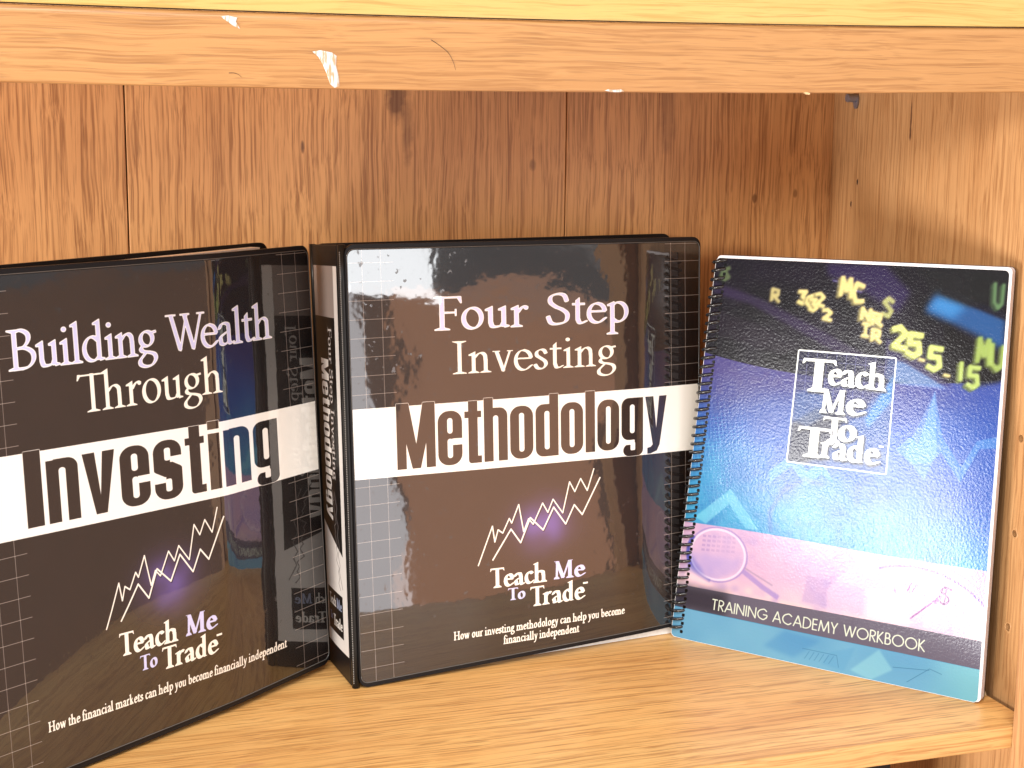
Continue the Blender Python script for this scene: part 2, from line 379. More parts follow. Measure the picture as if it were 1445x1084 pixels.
def heavy_glyph(ch):
    """heavy condensed grotesque; cap height 1, x-height .84"""
    s, w, X = .150, .385, .84; O = []
    A = lambda *b, **k: O.append((1, rbox(*b, **k))); Cc = lambda *b, **k: O.append((-1, rbox(*b, **k)))
    P = lambda *p: O.append((1, list(p))); N = lambda *p: O.append((-1, list(p)))
    if ch == 'M':
        A(0, 0, .145, 1); A(.455, 0, .60, 1); P((0, 1), (.19, 1), (.365, 0), (.235, 0)); P((.60, 1), (.41, 1), (.235, 0), (.365, 0)); return O, .60
    if ch == 'I': A(0, 0, .20, 1); return O, .20
    if ch == 'l': A(0, 0, .165, 1); return O, .165
    if ch == 'i': A(0, 0, .165, .82); A(0, .88, .165, 1); return O, .165
    if ch == 'o': A(0, 0, w, X, r=.17); Cc(s, .11, w-s, X-.11, r=.04); return O, w
    if ch == 'e':
        A(0, 0, w, X, r=.17); Cc(s, .49, w-s, X-.11, r=.04); Cc(s, .11, w-s, .41, r=.04); Cc(w-s-.01, .31, w+.02, .41); return O, w
    if ch == 'n': A(s*.6, 0, w, X, r=.13, corners='c'); A(0, 0, s, X-.01); Cc(s, -.02, w-s, X-.12, r=.04, corners='cd'); return O, w
    if ch == 'h': A(s*.6, 0, w, X, r=.13, corners='c'); A(0, 0, s, 1); Cc(s, -.02, w-s, X-.12, r=.04, corners='cd'); return O, w
    if ch == 'd': A(0, 0, w-.05, X, r=.13, corners='ad'); A(w-s, 0, w, 1); Cc(s, .11, w-s, X-.11, r=.04); return O, w
    if ch == 't': A(.06, .0, .06+s, .97, r=.05, corners='a'); A(.0, X-.13, .27, X-.03); A(.06, 0, .27, .11, r=.05, corners='a'); return O, .27
    if ch == 'v': P((0, X), (.155, X), (.205, .25), (.255, X), (.41, X), (.275, 0), (.135, 0)); return O, .41
    if ch == 'y': P((0, X), (.15, X), (.205, .30), (.26, X), (.40, X), (.27, .02), (.22, -.08), (.10, -.12), (.04, -.12), (.04, -.02), (.10, -.01), (.14, .03)); return O, .40
    if ch == 'g':
        A(0, .14, w-.04, X, r=.13, corners='ad'); A(w-s, -.02, w, X); A(.03, -.13, w, .07, r=.10, corners='abd'); Cc(s, .25, w-s, X-.11, r=.04); Cc(-.01, .06, w-s, .14); Cc(s+.01, -.035, w-s+.01, .10, r=.02); return O, w
    if ch == 's':
        A(0, 0, w, X, r=.17); Cc(s, .55, w-s, X-.11, r=.03); Cc(w-s-.01, .52, w+.02, .60); N((w-s-.01, .54), (w+.02, .54), (w+.02, .40), (w-.02, .45)); Cc(s, .11, w-s, .29, r=.03); Cc(-.02, .24, s+.01, .32); N((-.02, .31), (s+.01, .31), (.02, .40), (-.02, .44))
        return O, w
    return O, .2

def sans_glyph(ch, w=.09):
    O = []; L = lambda *p: O.extend(stroke(p, lambda d: w/2, smooth=False)); S = lambda *p, closed=False: O.extend(stroke(p, lambda d: w/2, closed, True))
    if ch == 'T': L((0, .96), (.5, .96)); L((.25, 0), (.25, .96)); return O, .52
    if ch == 'R': L((.06, 0), (.06, 1)); S((.06, .96), (.28, .96), (.44, .86), (.46, .72), (.40, .56), (.24, .49), (.06, .49)); L((.2, .49), (.5, 0)); return O, .54
    if ch == 'A': L((.03, 0), (.38, 1)); L((.38, 1), (.73, 0)); L((.15, .32), (.61, .32)); return O, .76
    if ch == 'I': L((.06, 0), (.06, 1)); return O, .14
    if ch == 'N': L((.06, 0), (.06, 1)); L((.06, .97), (.70, .03)); L((.70, 0), (.70, 1)); return O, .78
    if ch in 'GC':
        S((.84, .78), (.66, .93), (.5, .96), (.18, .80), (.05, .5), (.18, .19), (.5, .04), (.66, .07), (.84, .22) if ch == 'C' else (.86, .26))
        if ch == 'G': L((.52, .47), (.90, .47)); S((.90, .47), (.87, .28), (.80, .16))
        return O, .92
    if ch == 'D': L((.06, 0), (.06, 1)); S((.06, .96), (.34, .95), (.60, .78), (.68, .5), (.60, .22), (.34, .05), (.06, .04)); return O, .74
    if ch == 'E': L((.06, 0), (.06, 1)); L((.06, .96), (.44, .96)); L((.06, .52), (.42, .52)); L((.06, .04), (.44, .04)); return O, .48
    if ch == 'M': L((.04, 0), (.16, 1)); L((.16, .98), (.48, .06)); L((.48, .06), (.80, .98)); L((.80, 1), (.92, 0)); return O, .96
    if ch == 'Y': L((.03, 1), (.30, .45)); L((.57, 1), (.30, .45)); L((.30, 0), (.30, .46)); return O, .6
    if ch == 'W': L((.02, 1), (.28, .02)); L((.28, .02), (.52, .96)); L((.52, .96), (.76, .02)); L((.76, .02), (1.02, 1)); return O, 1.05
    if ch == 'O': S((.5, .96), (.18, .82), (.05, .5), (.18, .18), (.5, .04), (.82, .18), (.95, .5), (.82, .82), closed=True); return O, 1.0
    if ch == 'K': L((.06, 0), (.06, 1)); L((.08, .46), (.48, 1)); L((.10, .50), (.54, 0)); return O, .57
    if ch == 'B': L((.06, 0), (.06, 1)); S((.06, .96), (.26, .96), (.38, .86), (.38, .66), (.26, .54), (.06, .54)); S((.06, .54), (.30, .54), (.46, .42), (.46, .16), (.30, .04), (.06, .04)); return O, .52
    return O, .3

KERN = {'T': .12, 'W': .13, 'F': .05}
def text(cv, s, x0, x1, y0, y1, cap, col, font='serif', st=.115, hl=.042, track=0.0, outline=None, tf=None, alpha=1.0, shadow=None, space=.3):
    """word(s) fitted between x0 and x1 (mm) on a baseline running from y0 to y1"""
    gl = []; x = 0.0
    for ch in s:
        if ch == ' ': x += space; continue
        ops, adv = serif_glyph(ch, st, hl) if font == 'serif' else heavy_glyph(ch) if font == 'heavy' else sans_glyph(ch, st)
        gl.append((ops, x)); x += adv+track-(KERN.get(ch, 0) if font == 'serif' else 0)
    x -= track; kx = (x1-x0)/x; sl = (y1-y0)/(x1-x0)
    for ops, gx in gl:
        def T(p, gx=gx):
            X = x0+(p[:, 0]+gx)*kx; Y = y0+p[:, 1]*cap+(X-x0)*sl
            q = np.stack([X, Y], 1)
            return tf(q) if tf else q
        C, cx0, cy0 = cv.cover(ops, T)
        if shadow:
            r = max(1, int(shadow[0]*cv.S)); D = np.clip(blur(np.pad(C, 3*r), r)*1.6, 0, 1)
            cv.put(D, cx0-3*r+int(shadow[1]*cv.S), cy0-3*r-int(shadow[2]*cv.S), shadow[3], shadow[4])
        if outline:
            r = max(1, int(outline[0]*cv.S)); D = np.pad(C, 2*r); D = np.clip(blur(D, r)*4, 0, 1)
            cv.put(D, cx0-2*r, cy0-2*r, outline[1])
            if len(outline) > 2:
                E_ = np.clip(blur(np.pad(C, 2*r), r)*3-2, 0, 1); cv.put(np.maximum(D*0, np.pad(C, 2*r)), cx0-2*r, cy0-2*r, outline[1]); cv.put(E_, cx0-2*r, cy0-2*r, col); continue
        cv.put(C, cx0, cy0, col, alpha)

CREAM = (255, 247, 232); LAV = (208, 208, 246); WHITE = (252, 250, 248); INK = (16, 11, 10)
GRAPH_A = [(92.5, 72), (104.1, 98.9), (105.8, 87.2), (108.5, 95.7), (112.2, 92.9), (117.5, 102.8), (119.4, 99.2), (125.2, 111.9), (128.9, 91.8), (133, 100.6), (136.7, 96.2), (144.5, 110.7), (148.7, 103.4), (153, 112.5), (160.9, 101.5), (166.7, 123.7), (171, 116), (175.9, 125.1), (181.4, 115.6), (187, 131.2)]
GRAPH_B = [(104, 74.5), (118.8, 94.9), (126.4, 84.1), (134.4, 101.3), (144.7, 91), (153.5, 106.6), (163.3, 93), (170.5, 106.4), (177.1, 98.3), (192.1, 124.1)]

def binder_art(left):
    cv = Canvas(281, 298, 5, INK); X, Y = cv.grid()
    # purple bloom printed behind the graph
    gx, gy = (139, 97) if left else (145, 95)
    g = np.exp(-(((X-gx)/24)**2+((Y-gy)/19)**2)); cv.blend(g, (128, 104, 205), .85)
    n = vnoise(cv.W, cv.H, 60, 3+left); cv.blend(n, (34, 22, 18), .45)
    # ruled grid lines down both sides
    lc = (205, 190, 178)
    for x in (12.2, 25.5): cv.line([(x, 0), (x-.6, 298)], .42, lc, .6)
    for x in (254.5, 267.4): cv.line([(x+1.5, 0), (x-1, 298)], .40, lc, .62)
    for k in range(24):
        y = 13+k*12.4; cv.line([(-1, y), (33.8, y)], .40, lc, .62)
    for k in range(24):
        y = 8.5+k*12.95; cv.line([(248.3, y), (282, y-.2)], .40, lc, .62)
    # white band and the heavy word knocked out of it
    if left: band = [(-1, 146.5), (282, 141.5), (282, 189.8), (-1, 194.8)]
    else: band = [(-1, 142.6), (282, 135.8), (282, 186.6), (-1, 189.7)]
    cv.poly(band, (250, 247, 238))
    if left:
        text(cv, 'Investing', 35.9, 240.6, 150.9, 147.9, 44.0, (26, 17, 14), 'heavy', track=.058, outline=(.35, (250, 245, 235)))
    else:
        text(cv, 'Methodology', 32.9, 250, 146.3, 142.6, 44.8, (26, 17, 14), 'heavy', track=.042, outline=(.35, (250, 245, 235)))
    sh = (.7, .4, .7, (4, 2, 2), .85)
    if left:
        text(cv, 'Building Wealth', 31.2, 241, 241.2, 239.0, 22.6, LAV, st=.100, hl=.038, track=-.012, outline=(.2, WHITE, 1), shadow=sh)
        text(cv, 'Through', 78, 194, 211.3, 210, 22.6, CREAM, st=.100, hl=.038, track=0, shadow=sh)
        tm = lambda p: ((p[0]-92.5)*1.01+86.6, (p[1]-72)*.97+79.5)
    else:
        text(cv, 'Four Step', 63, 217.5, 238.8, 237.4, 22.6, LAV, st=.098, hl=.038, track=.01, outline=(.2, WHITE, 1), shadow=sh, space=.42)
        text(cv, 'Investing', 75, 206, 208.2, 206.1, 22.6, CREAM, st=.098, hl=.038, track=.02, shadow=sh)
        tm = lambda p: p
    for G in (GRAPH_A, GRAPH_B):
        pts = [tm(p) for p in G]
        cv.line([(x+.5, y-.6) for x, y in pts], 1.5, (8, 4, 10), .6); 
    for G, w in ((GRAPH_A, 1.0), (GRAPH_B, 1.15)): cv.line([tm(p) for p in G], w, CREAM)
    sh = (.5, .3, .5, (6, 3, 5), .8)
    if left:
        text(cv, 'Teach', 95.8, 143.5, 59.9, 58.2, 14.4, CREAM, st=.19, hl=.07, shadow=sh); text(cv, 'Me', 149.5, 177, 59.2, 58.3, 13.8, LAV, st=.19, hl=.07, shadow=sh)
        text(cv, 'To', 111.5, 126, 46.6, 46.4, 9.6, LAV, st=.19, hl=.07, shadow=sh); text(cv, 'Trade', 129.6, 177.5, 42.4, 41.3, 14.4, CREAM, st=.19, hl=.07, shadow=sh)
        cv.poly([(176.5, 52.5), (181.5, 52.4), (181.5, 53.8), (176.5, 53.9)], CREAM)
        text(cv, 'How the financial markets can help you become financially independent', 39.2, 240, 29.0, 25.3, 6.3, CREAM, st=.19, hl=.09, track=.01)
    else:
        text(cv, 'Teach', 101.7, 147.5, 54.2, 52.6, 14.2, CREAM, st=.19, hl=.07, shadow=sh); text(cv, 'Me', 152.6, 179, 53.2, 52.1, 13.4, LAV, st=.19, hl=.07, shadow=sh)
        text(cv, 'To', 115.6, 130, 43.3, 42.9, 8.8, LAV, st=.19, hl=.07, shadow=sh); text(cv, 'Trade', 133.6, 178.6, 36.0, 34.9, 14.4, CREAM, st=.19, hl=.07, shadow=sh)
        cv.poly([(177.4, 46.2), (181.6, 46.1), (181.6, 47.5), (177.4, 47.6)], CREAM)
        text(cv, 'How our investing methodology can help you become', 72.3, 213, 21.4, 18.0, 6.2, CREAM, st=.19, hl=.09, track=.01)
        text(cv, 'financially independent', 111.6, 174, 12.0, 10.6, 6.2, CREAM, st=.19, hl=.09, track=.01)
    if left:      # this sheet sits a little narrower in its pocket
        xm = (np.arange(cv.W)+.5)/cv.S; u_ = xm/281
        bulge = np.where(u_ < .66, 11.5*u_/.66, 11.5*(1-(np.clip(u_-.66, 0, 1)/.34)**1.04))      # printed sheet follows the bulging cover
        xs = np.clip((xm+.85*bulge-9.3)/.9683*cv.S-.5, 0, cv.W-1.001); i0 = xs.astype(int); f = (xs-i0)[None, :, None]
        cv.a = cv.a[:, i0]*(1-f)+cv.a[:, i0+1]*f
    return cv.image('printed_sheet_left' if left else 'printed_sheet_right')

def spine_art():
    # drawn upright: x across the spine (0..46), y up (0..284); the words read downwards
    cv = Canvas(46, 284, 6, (226, 222, 220)); lc = (60, 52, 50)
    cv.poly([(-1, 93), (39.5, 73), (39.5, 247), (-1, 247)], INK)      # dark field
    cv.poly([(-1, 247), (39.5, 247), (39.5, 286), (-1, 286)], (150, 138, 134))
    cv.poly([(3, 10), (36, 10), (36, 42), (3, 42)], INK)
    tf = lambda q: np.stack([q[:, 1], 284-q[:, 0]], 1)               # text space (along, across) -> spine
    text(cv, 'Methodology', 68, 188, 9, 9, 15.5, (238, 234, 230), 'heavy', track=.05, tf=tf)
    text(cv, 'Four Step Investing', 44, 156, 26, 26, 7, (190, 184, 182), st=.12, hl=.05, tf=tf)
    ga = [(20+(p[1]-72)*.22, 122-(p[0]-92.5)*.80) for p in GRAPH_A]; gb = [(26+(p[1]-72)*.22, 128-(p[0]-92.5)*.80) for p in GRAPH_B]
    cv.line(ga, .7, (120, 112, 112)); cv.line(gb, .7, (120, 112, 112))
    text(cv, 'Teach', 6, 21, 30, 30, 8, (240, 236, 232), st=.19, hl=.08); text(cv, 'Me', 22.5, 34, 30, 30, 8, (150, 160, 190), st=.19, hl=.08)
    text(cv, 'To', 6, 12, 18, 18, 6, (120, 130, 170), st=.19, hl=.08); text(cv, 'Trade', 14, 34, 15, 15, 8.5, (240, 236, 232), st=.19, hl=.08)
    cv.line([(3, 42), (36, 42), (36, 10), (3, 10)], .5, (30, 26, 26), closed=True)
    return cv.image('spine_sheet_print')

def workbook_art():
    cv = Canvas(216, 279, 5, (40, 70, 160)); X, Y = cv.grid(); W, H = cv.W, cv.H
    A = cv.a
    n1 = vnoise(W, H, 90, 1); n2 = vnoise(W, H, 25, 2); n3 = vnoise(W, H, 7, 5)
    # blue field: violet at the top, azure below, paler cyan at the left and foot
    top = np.array([74, 62, 138.])/255; mid = np.array([38, 92, 190.])/255; low = np.array([60, 160, 215.])/255
    t = smoothstep(205, 160, Y+12*(n1-.5)-X*.06+8)[..., None]; u = smoothstep(165, 88, Y+.16*X-12+14*(n1-.5))[..., None]
    A[:] = top*(1-t)+mid*t; A[:] = A*(1-u)+low*u
    cv.blend(smoothstep(120, 215, X)*smoothstep(92, 170, Y), (40, 82, 178), .6)
    cv.blend(n2*n1, (30, 60, 170), .35)
    # fine newsprint grid at the left
    k = ((np.abs((X*.97+Y*.25) % 3.1-1.5) < .35)|(np.abs((Y-X*.2) % 2.6-1.3) < .3))
    cv.blend(k*smoothstep(62, 15, X)*smoothstep(88, 110, Y)*smoothstep(190, 150, Y)*n2, (110, 200, 235), .45)
    k = ((np.abs((X*.97+Y*.25) % 3.1-1.5) < .3)|(np.abs((Y-X*.2) % 2.6-1.3) < .3))
    cv.blend(k*smoothstep(150, 200, X)*smoothstep(88, 95, Y)*smoothstep(150, 110, Y)*n2, (100, 170, 225), .35)
    # translucent chart ridges
    cyan = (88, 160, 220)
    cv.poly([(149, 158), (158, 168), (164, 163), (172.4, 199.5), (180, 170), (194, 152), (203, 170), (217, 174.5), (217, 167), (205, 165), (194, 142), (180, 160), (173, 152), (160, 150)], cyan, .42, .3)
    cv.poly([(155, 156), (172.4, 199.5), (177, 160), (170, 140)], (120, 175, 225), .35, .5)
    cv.poly([(60, 132), (76, 147), (88, 136), (98, 144), (108, 130), (98, 135), (88, 126), (76, 138), (62, 125)], (110, 185, 230), .45, .4)
    cv.poly([(8, 92), (33, 116), (57, 90), (48, 89), (33, 105), (17, 88)], (130, 205, 232), .55, .4)
    # curling violet wisp in the lower middle
    cv.line([(66, 90), (64, 104), (72, 120), (86, 130), (100, 128)], 3, (70, 70, 180), .35, soft=1.2)
    cv.line([(150, 86), (140, 110), (143, 140), (150, 156)], 6, (120, 130, 210), .3, soft=3)
    # pink band with lens, coins and clock face
    def edge(y): return y+np.sin(X/33.0)*.8
    pk = smoothstep(-.4, .4, edge(87.2)-Y)*smoothstep(39.5, 40.2, Y)
    base = np.zeros_like(A); base[:] = np.array([214, 168, 205])/255.; base += (np.array([236, 196, 205])/255.-base)*smoothstep(60, 42, Y+6*n1)[..., None]
    base += (np.array([168, 140, 205])/255.-base)*(n1*n2)[..., None]*1.0
    A += (base-A)*pk[..., None]
    cv.poly([(68.6, 87), (112, 87), (112, 42), (68, 44)], (196, 170, 214), .30, .5)
    cv.poly([(94, 45), (137, 43), (137, 62), (96, 64)], (170, 140, 205), .35, .6)
    def ell(cx_, cy_, rx, ry, n=48, a0=0, a1=360): return [(cx_+rx*math.cos(math.radians(a0+(a1-a0)*i/n)), cy_+ry*math.sin(math.radians(a0+(a1-a0)*i/n))) for i in range(n+1)]
    cv.poly(ell(28.7, 67, 22, 19.5), (206, 172, 216), .35, .8)
    cv.poly(ell(27, 66, 19, 16, a0=180, a1=360), (170, 150, 220), .45, 2)
    for r, c, al, w in ((22.5, (140, 118, 200), .55, 1.2), (20.8, (236, 220, 244), .6, 1.4)): cv.line(ell(28.7, 67, r, r*.885), w, c, al, soft=.25)
    cv.line(ell(28.7, 67, 23, 20.5, a0=150, a1=260), 2.6, (66, 70, 180), .8, soft=.5)
    for i in range(7):
        for j in range(4): cv.poly(rbox(16+i*3.8, 68+j*3.4+.35*i, 18.6+i*3.8, 69.8+j*3.4+.35*i), (150, 120, 190), .3*n2[200, 100+i*20]+.12)
    cv.line([(50, 58), (64, 50), (76, 44.5)], 3.6, (160, 130, 205), .75, soft=.5); cv.line([(50, 61), (72, 52)], 1.2, (150, 130, 170), .5, soft=.3)
    cv.poly([(5.5, 46), (5.5, 58), (30, 44), (24, 41)], (244, 200, 214), .8, 1.5); cv.poly([(6, 52), (6, 66), (24, 48)], (90, 96, 205), .45, 1.5)
    # clock
    cv.poly(ell(168, 26, 66, 61, a0=30, a1=150)+[(112, 40), (216, 40)], (226, 190, 222), .45, .6)
    for dr, c, al, w in ((0, (96, 84, 190), .7, 1.6), (2.5, (178, 150, 222), .7, 2.6), (6, (130, 108, 196), .5, .8)): cv.line(ell(170, 20, 66+dr, 62+dr*.9, a0=38, a1=112), w, c, al, soft=.4)
    pu = (150, 92, 168)
    cv.line([(187.5, 66), (168.5, 47)], 1.1, pu, .85); cv.line([(187.5, 66), (184, 60)], 2.0, pu, .7)
    for x in (165, 168.5): cv.line([(x, 65), (x+2.5, 71)], .9, pu, .8)
    cv.line([(190, 60), (190.6, 72)], .9, (120, 66, 130), .8); cv.line(catmull([(187, 62), (190, 61), (193, 64), (190.5, 67), (187.5, 69), (190, 72), (194, 71)], False), 1.4, (130, 76, 140), .85)
    for a in (62, 74, 86): cv.line([(170+46*math.cos(math.radians(a+20)), 20+44*math.sin(math.radians(a+20))), (170+50*math.cos(math.radians(a+20)), 20+48*math.sin(math.radians(a+20)))], .7, pu, .5)
    cv.line([(138.8, 86), (139, 44)], .5, (190, 170, 220), .6); cv.poly([(139, 44), (168, 41), (168, 60), (139, 62)], (238, 224, 240), .45, 2)
    # title strip: dark print, its grey-mauve glare painted into the colour
    cv.poly([(-1, 40.2), (217, 41.2), (217, 22.4), (-1, 23.4)], (108, 100, 124)); cv.poly([(-1, 40.2), (40, 40.4), (40, 23.2), (-1, 23.4)], (34, 30, 44), .6, 3)
    # cyan foot with faint drafting marks
    ft = smoothstep(23.4, 22.8, Y+X*.004); cv.blend(ft, (112, 170, 210)); cv.blend(ft*n1, (80, 146, 200), .5); cv.blend(ft*smoothstep(170, 215, X), (125, 196, 206), .5)
    cv.poly([(70, 8), (84, 22), (110, 20), (92, 4)], (60, 130, 200), .35, 1.5); cv.poly([(132, 4), (150, 22), (160, 10), (146, 0)], (150, 205, 220), .45, .6); cv.poly([(118, 14), (134, 20), (128, 2), (112, 4)], (80, 150, 205), .3, .6)
    for i in range(6): cv.line([(100+i*3.4, 5), (103+i*3.4, 11)], .6, (70, 130, 175), .5)
    cv.line([(160, 12), (184, 15)], .5, (60, 120, 160), .6); cv.line([(170, 4), (184, 16), (192, 14)], .5, (60, 120, 160), .6); cv.line([(98, 12), (122, 12), (124, 4)], .5, (60, 120, 160), .5)
    text(cv, 'TRAINING ACADEMY WORKBOOK', 29, 180, 26.2, 26.6, 8.0, (216, 220, 210), 'sans', st=.105, track=.075, space=.42)
    # dark ticker wall at the top, its lower edge a shallow arc
    arc = 211.5-(X*.19)+((X/216.0)**2)*40
    dk = smoothstep(-.5, .5, Y-arc); cv.blend(dk, (16, 13, 22)); cv.blend(dk*n1, (44, 28, 62), .5)
    P = lambda pts, c, a=1., s=1.2: cv.poly(pts, c, a, s)
    P([(0, 262), (40, 252), (90, 232), (125, 218), (148, 207), (148, 203), (110, 214), (70, 232), (30, 248), (0, 254)], (66, 46, 98), .6)
    P([(0, 244), (40, 234), (75, 222), (60, 214), (20, 222), (0, 226)], (40, 26, 48), .7, 2)
    P([(86, 279), (130, 279), (150, 262), (142, 248), (112, 262), (88, 270)], (50, 32, 92), .75, 2)
    P([(92, 267.8), (101, 267), (101, 265.4), (92, 266.2)], (100, 90, 150), .8, .5); P([(106, 262.6), (115, 261.6), (115, 259.6), (106, 260.6)], (110, 96, 170), .8, .6)
    P([(160, 250), (168, 264), (216, 249), (217, 228), (200, 236), (176, 245)], (34, 92, 165), .85, 2.2); P([(162, 252), (170, 262), (190, 256), (180, 246)], (60, 150, 225), .6, 3)
    P([(172, 266), (216, 250.5), (216, 247.8), (170, 262.5)], (20, 12, 30), .8, .8)
    P([(135, 231), (150, 226), (166, 214), (184, 203.6), (160, 203), (137, 206)], (58, 46, 104), .75, 1)
    P([(138, 218), (150, 216), (172, 206), (180, 201.5), (148, 201.5), (136, 204)], (100, 140, 200), .75, .8)
    P([(175, 243), (216, 225), (216, 209), (196, 204), (176, 212)], (16, 12, 16), .8, 1.5); P([(150, 279), (165, 262), (190, 255), (216, 262), (216, 279)], (28, 30, 30), .6, 2)
    yel = (216, 198, 132)
    def num(s_, x, y, w, h, c=yel, al=1., ghosts=1, skew=.0):
        for g in range(ghosts+1):
            for ch_i, ch in enumerate(s_):
                xx = x+ch_i*w*1.15+g*1.1; yy = y-ch_i*w*.42+g*.8; q = (c if g == ghosts else tuple(int(v*.62) for v in c))
                D = {'1': [(.5, 1), (.5, 0)], '2': [(0, .85), (.5, 1), (.95, .75), (.1, .08), (1, .05)], '5': [(1, 1), (.15, .98), (.1, .55), (.8, .6), (.9, .2), (.5, 0), (0, .1)], '6': [(.9, .95), (.2, .7), (.05, .25), (.5, 0), (.95, .25), (.6, .5), (.1, .35)],
                     'R': [(0, 0), (0, 1), (.8, .95), (.8, .55), (.1, .5), (1, 0)], 'C': [(.95, .9), (.3, 1), (.05, .5), (.3, 0), (1, .1)], 'N': [(0, 0), (.05, 1), (.8, 0), (.9, 1)], 'M': [(0, 0), (.1, 1), (.5, .3), (.85, 1), (1, 0)], 'S': [(.95, .85), (.5, 1), (.1, .75), (.85, .35), (.6, .03), (0, .12)],
                     '3': [(0, .9), (.8, 1), (.4, .55), (.95, .3), (.5, 0), (0, .1)], 'I': [(.1, 1), (.9, 1), (.5, 1), (.5, 0), (.1, 0), (.9, 0)], 'U': [(0, 1), (.05, .2), (.5, 0), (.9, .2), (.95, 1)], '-': [(0, .2), (1, .15)], 'P': [(0, 0), (0, 1), (.9, .9), (.8, .5), (.1, .45)]}[ch]
                cv.line([(xx+a*w, yy+b*h+a*w*-.12) for a, b in D], max(1.4, w*.42), q, al*(1 if g == ghosts else .8), soft=.75)
    num('6', 4.5, 263.5, 7, 9, (104, 120, 84), .8); num('R', 46.5, 250.5, 6, 8, al=.8)
    num('3', 67, 250, 7, 8.5); num('6', 73, 248, 6.5, 9); num('2', 80, 249, 6.5, 8.5); num('3', 76, 245.5, 6, 8); num('2', 86.5, 240, 6.5, 7)
    num('MC', 97, 256, 8, 12, ghosts=2); num('S', 130, 245, 7.5, 12, (196, 196, 120), .75)
    num('NR', 114, 241, 7, 7.5, ghosts=2); num('I', 116, 231, 6, 8); num('R', 124, 228, 6.5, 7.5)
    num('25', 138, 224, 9.5, 14, (206, 208, 120), ghosts=2); num('-', 158, 217.5, 5, 5); num('5', 165, 213, 9, 14, (196, 206, 116)); num('-', 176, 209, 5, 4)
    num('15', 183, 206, 7.5, 13, (170, 186, 100), ghosts=2); num('MU', 197, 219, 8, 15, (160, 180, 92), .85, ghosts=2); num('U', 205, 254, 6, 15, (104, 140, 96), .8, ghosts=2)
    # white framed logo panel
    fr = rbox(72.3, 140.8, 143.6, 218.5, .8)
    cv.poly(fr, (40, 44, 96), .55)
    g = ((np.abs((X-72.3) % 7.1) < .35)|(np.abs((Y-140.8) % 7.1) < .35))*(X > 72.3)*(X < 143.6)*(Y > 141)*(Y < 218.5)
    cv.blend(g*smoothstep(160, 190, Y)+0*g, (150, 150, 215), .5)
    cv.poly([(73, 141), (73, 168), (90, 180), (112, 176), (98, 150), (86, 141)], (34, 30, 56), .75, 1.2)
    cv.poly([(73, 190), (73, 170), (84, 166), (98, 176), (100, 192)], (70, 120, 190), .45, 1.5)
    cv.poly([(100, 141), (112, 170), (143.6, 205), (143.6, 141)], (60, 110, 190), .55, 1.5)
    cv.poly([(125, 176), (143, 208), (143, 190), (128, 170)], (70, 150, 215), .6, 1)
    cv.line(fr, .95, (246, 246, 250), closed=True)
    sh = (.9, .6, .9, (14, 12, 40), .85); b = dict(st=.195, hl=.075, shadow=sh)
    text(cv, 'T', 76, 99.5, 191.0, 191.0, 22.3, WHITE, **b); text(cv, 'each', 95.5, 138.4, 196.6, 195.9, 17.5, WHITE, track=-.03, **b)
    text(cv, 'M', 91.6, 111, 177.2, 177.2, 16.6, WHITE, **b); text(cv, 'e', 110.5, 124.5, 177.6, 177.6, 17.5, WHITE, **b)
    text(cv, 'T', 95.5, 111.5, 158.0, 158.0, 16.8, WHITE, **b); text(cv, 'o', 106.5, 121, 159.2, 159.2, 17.5, WHITE, **b)
    text(cv, 'T', 78, 101, 145.8, 145.8, 20.6, WHITE, **b); text(cv, 'rade', 96, 137.8, 146.6, 145.6, 17.8, WHITE, track=-.03, **b)
    cv.poly([(137, 158.4), (140.2, 158.3), (140.2, 159.4), (137, 159.5)], WHITE)
    # punched holes along the bound edge
    for i in range(44): cv.poly(rbox(7.0, 3.9+i*6.25, 9.3, 6.3+i*6.25, .8), (10, 9, 12), .95)
    g_ = cv.a.mean(axis=2, keepdims=True); cv.a = np.clip(cv.a*.84+g_*.16, 0, 1)**1.15*np.array([.90, .93, .90])
    return cv.image('workbook_cover_print')
# ---------------------------------------------------------------- materials
def mat(name):
    m = bpy.data.materials.new(name); m.use_nodes = True; n = m.node_tree; return m, n, n.nodes['Principled BSDF']
def N(n, kind, **k):
    x = n.nodes.new(kind)
    for a, v in k.items():
        if a.startswith('i_'): x.inputs[a[2:].replace('_', ' ')].default_value = v
        else: setattr(x, a, v)
    return x
def ramp(n, src, stops, interp='LINEAR'):
    r = n.nodes.new('ShaderNodeValToRGB'); r.color_ramp.interpolation = interp; e = r.color_ramp.elements
    while len(e) < len(stops): e.new(.5)
    for q, (p, c) in zip(e, stops): q.position = p; q.color = (c, c, c, 1) if isinstance(c, (int, float)) else (*c, 1)
    n.links.new(src, r.inputs[0]); return r.outputs[0]
def mix(n, f, a, b, mode='MIX'):
    m = n.nodes.new('ShaderNodeMix'); m.data_type = 'RGBA'; m.blend_type = mode
    for s, v in ((0, f), (6, a), (7, b)):
        if isinstance(v, (int, float)): m.inputs[s].default_value = v
        elif isinstance(v, tuple): m.inputs[s].default_value = (*v, 1)
        else: n.links.new(v, m.inputs[s])
    return m.outputs[2]
def math_(n, op, a, b=0.0, c=0.0):
    m = n.nodes.new('ShaderNodeMath'); m.operation = op
    for i, v in enumerate((a, b, c)):
        if isinstance(v, (int, float)): m.inputs[i].default_value = v
        else: n.links.new(v, m.inputs[i])
    return m.outputs[0]

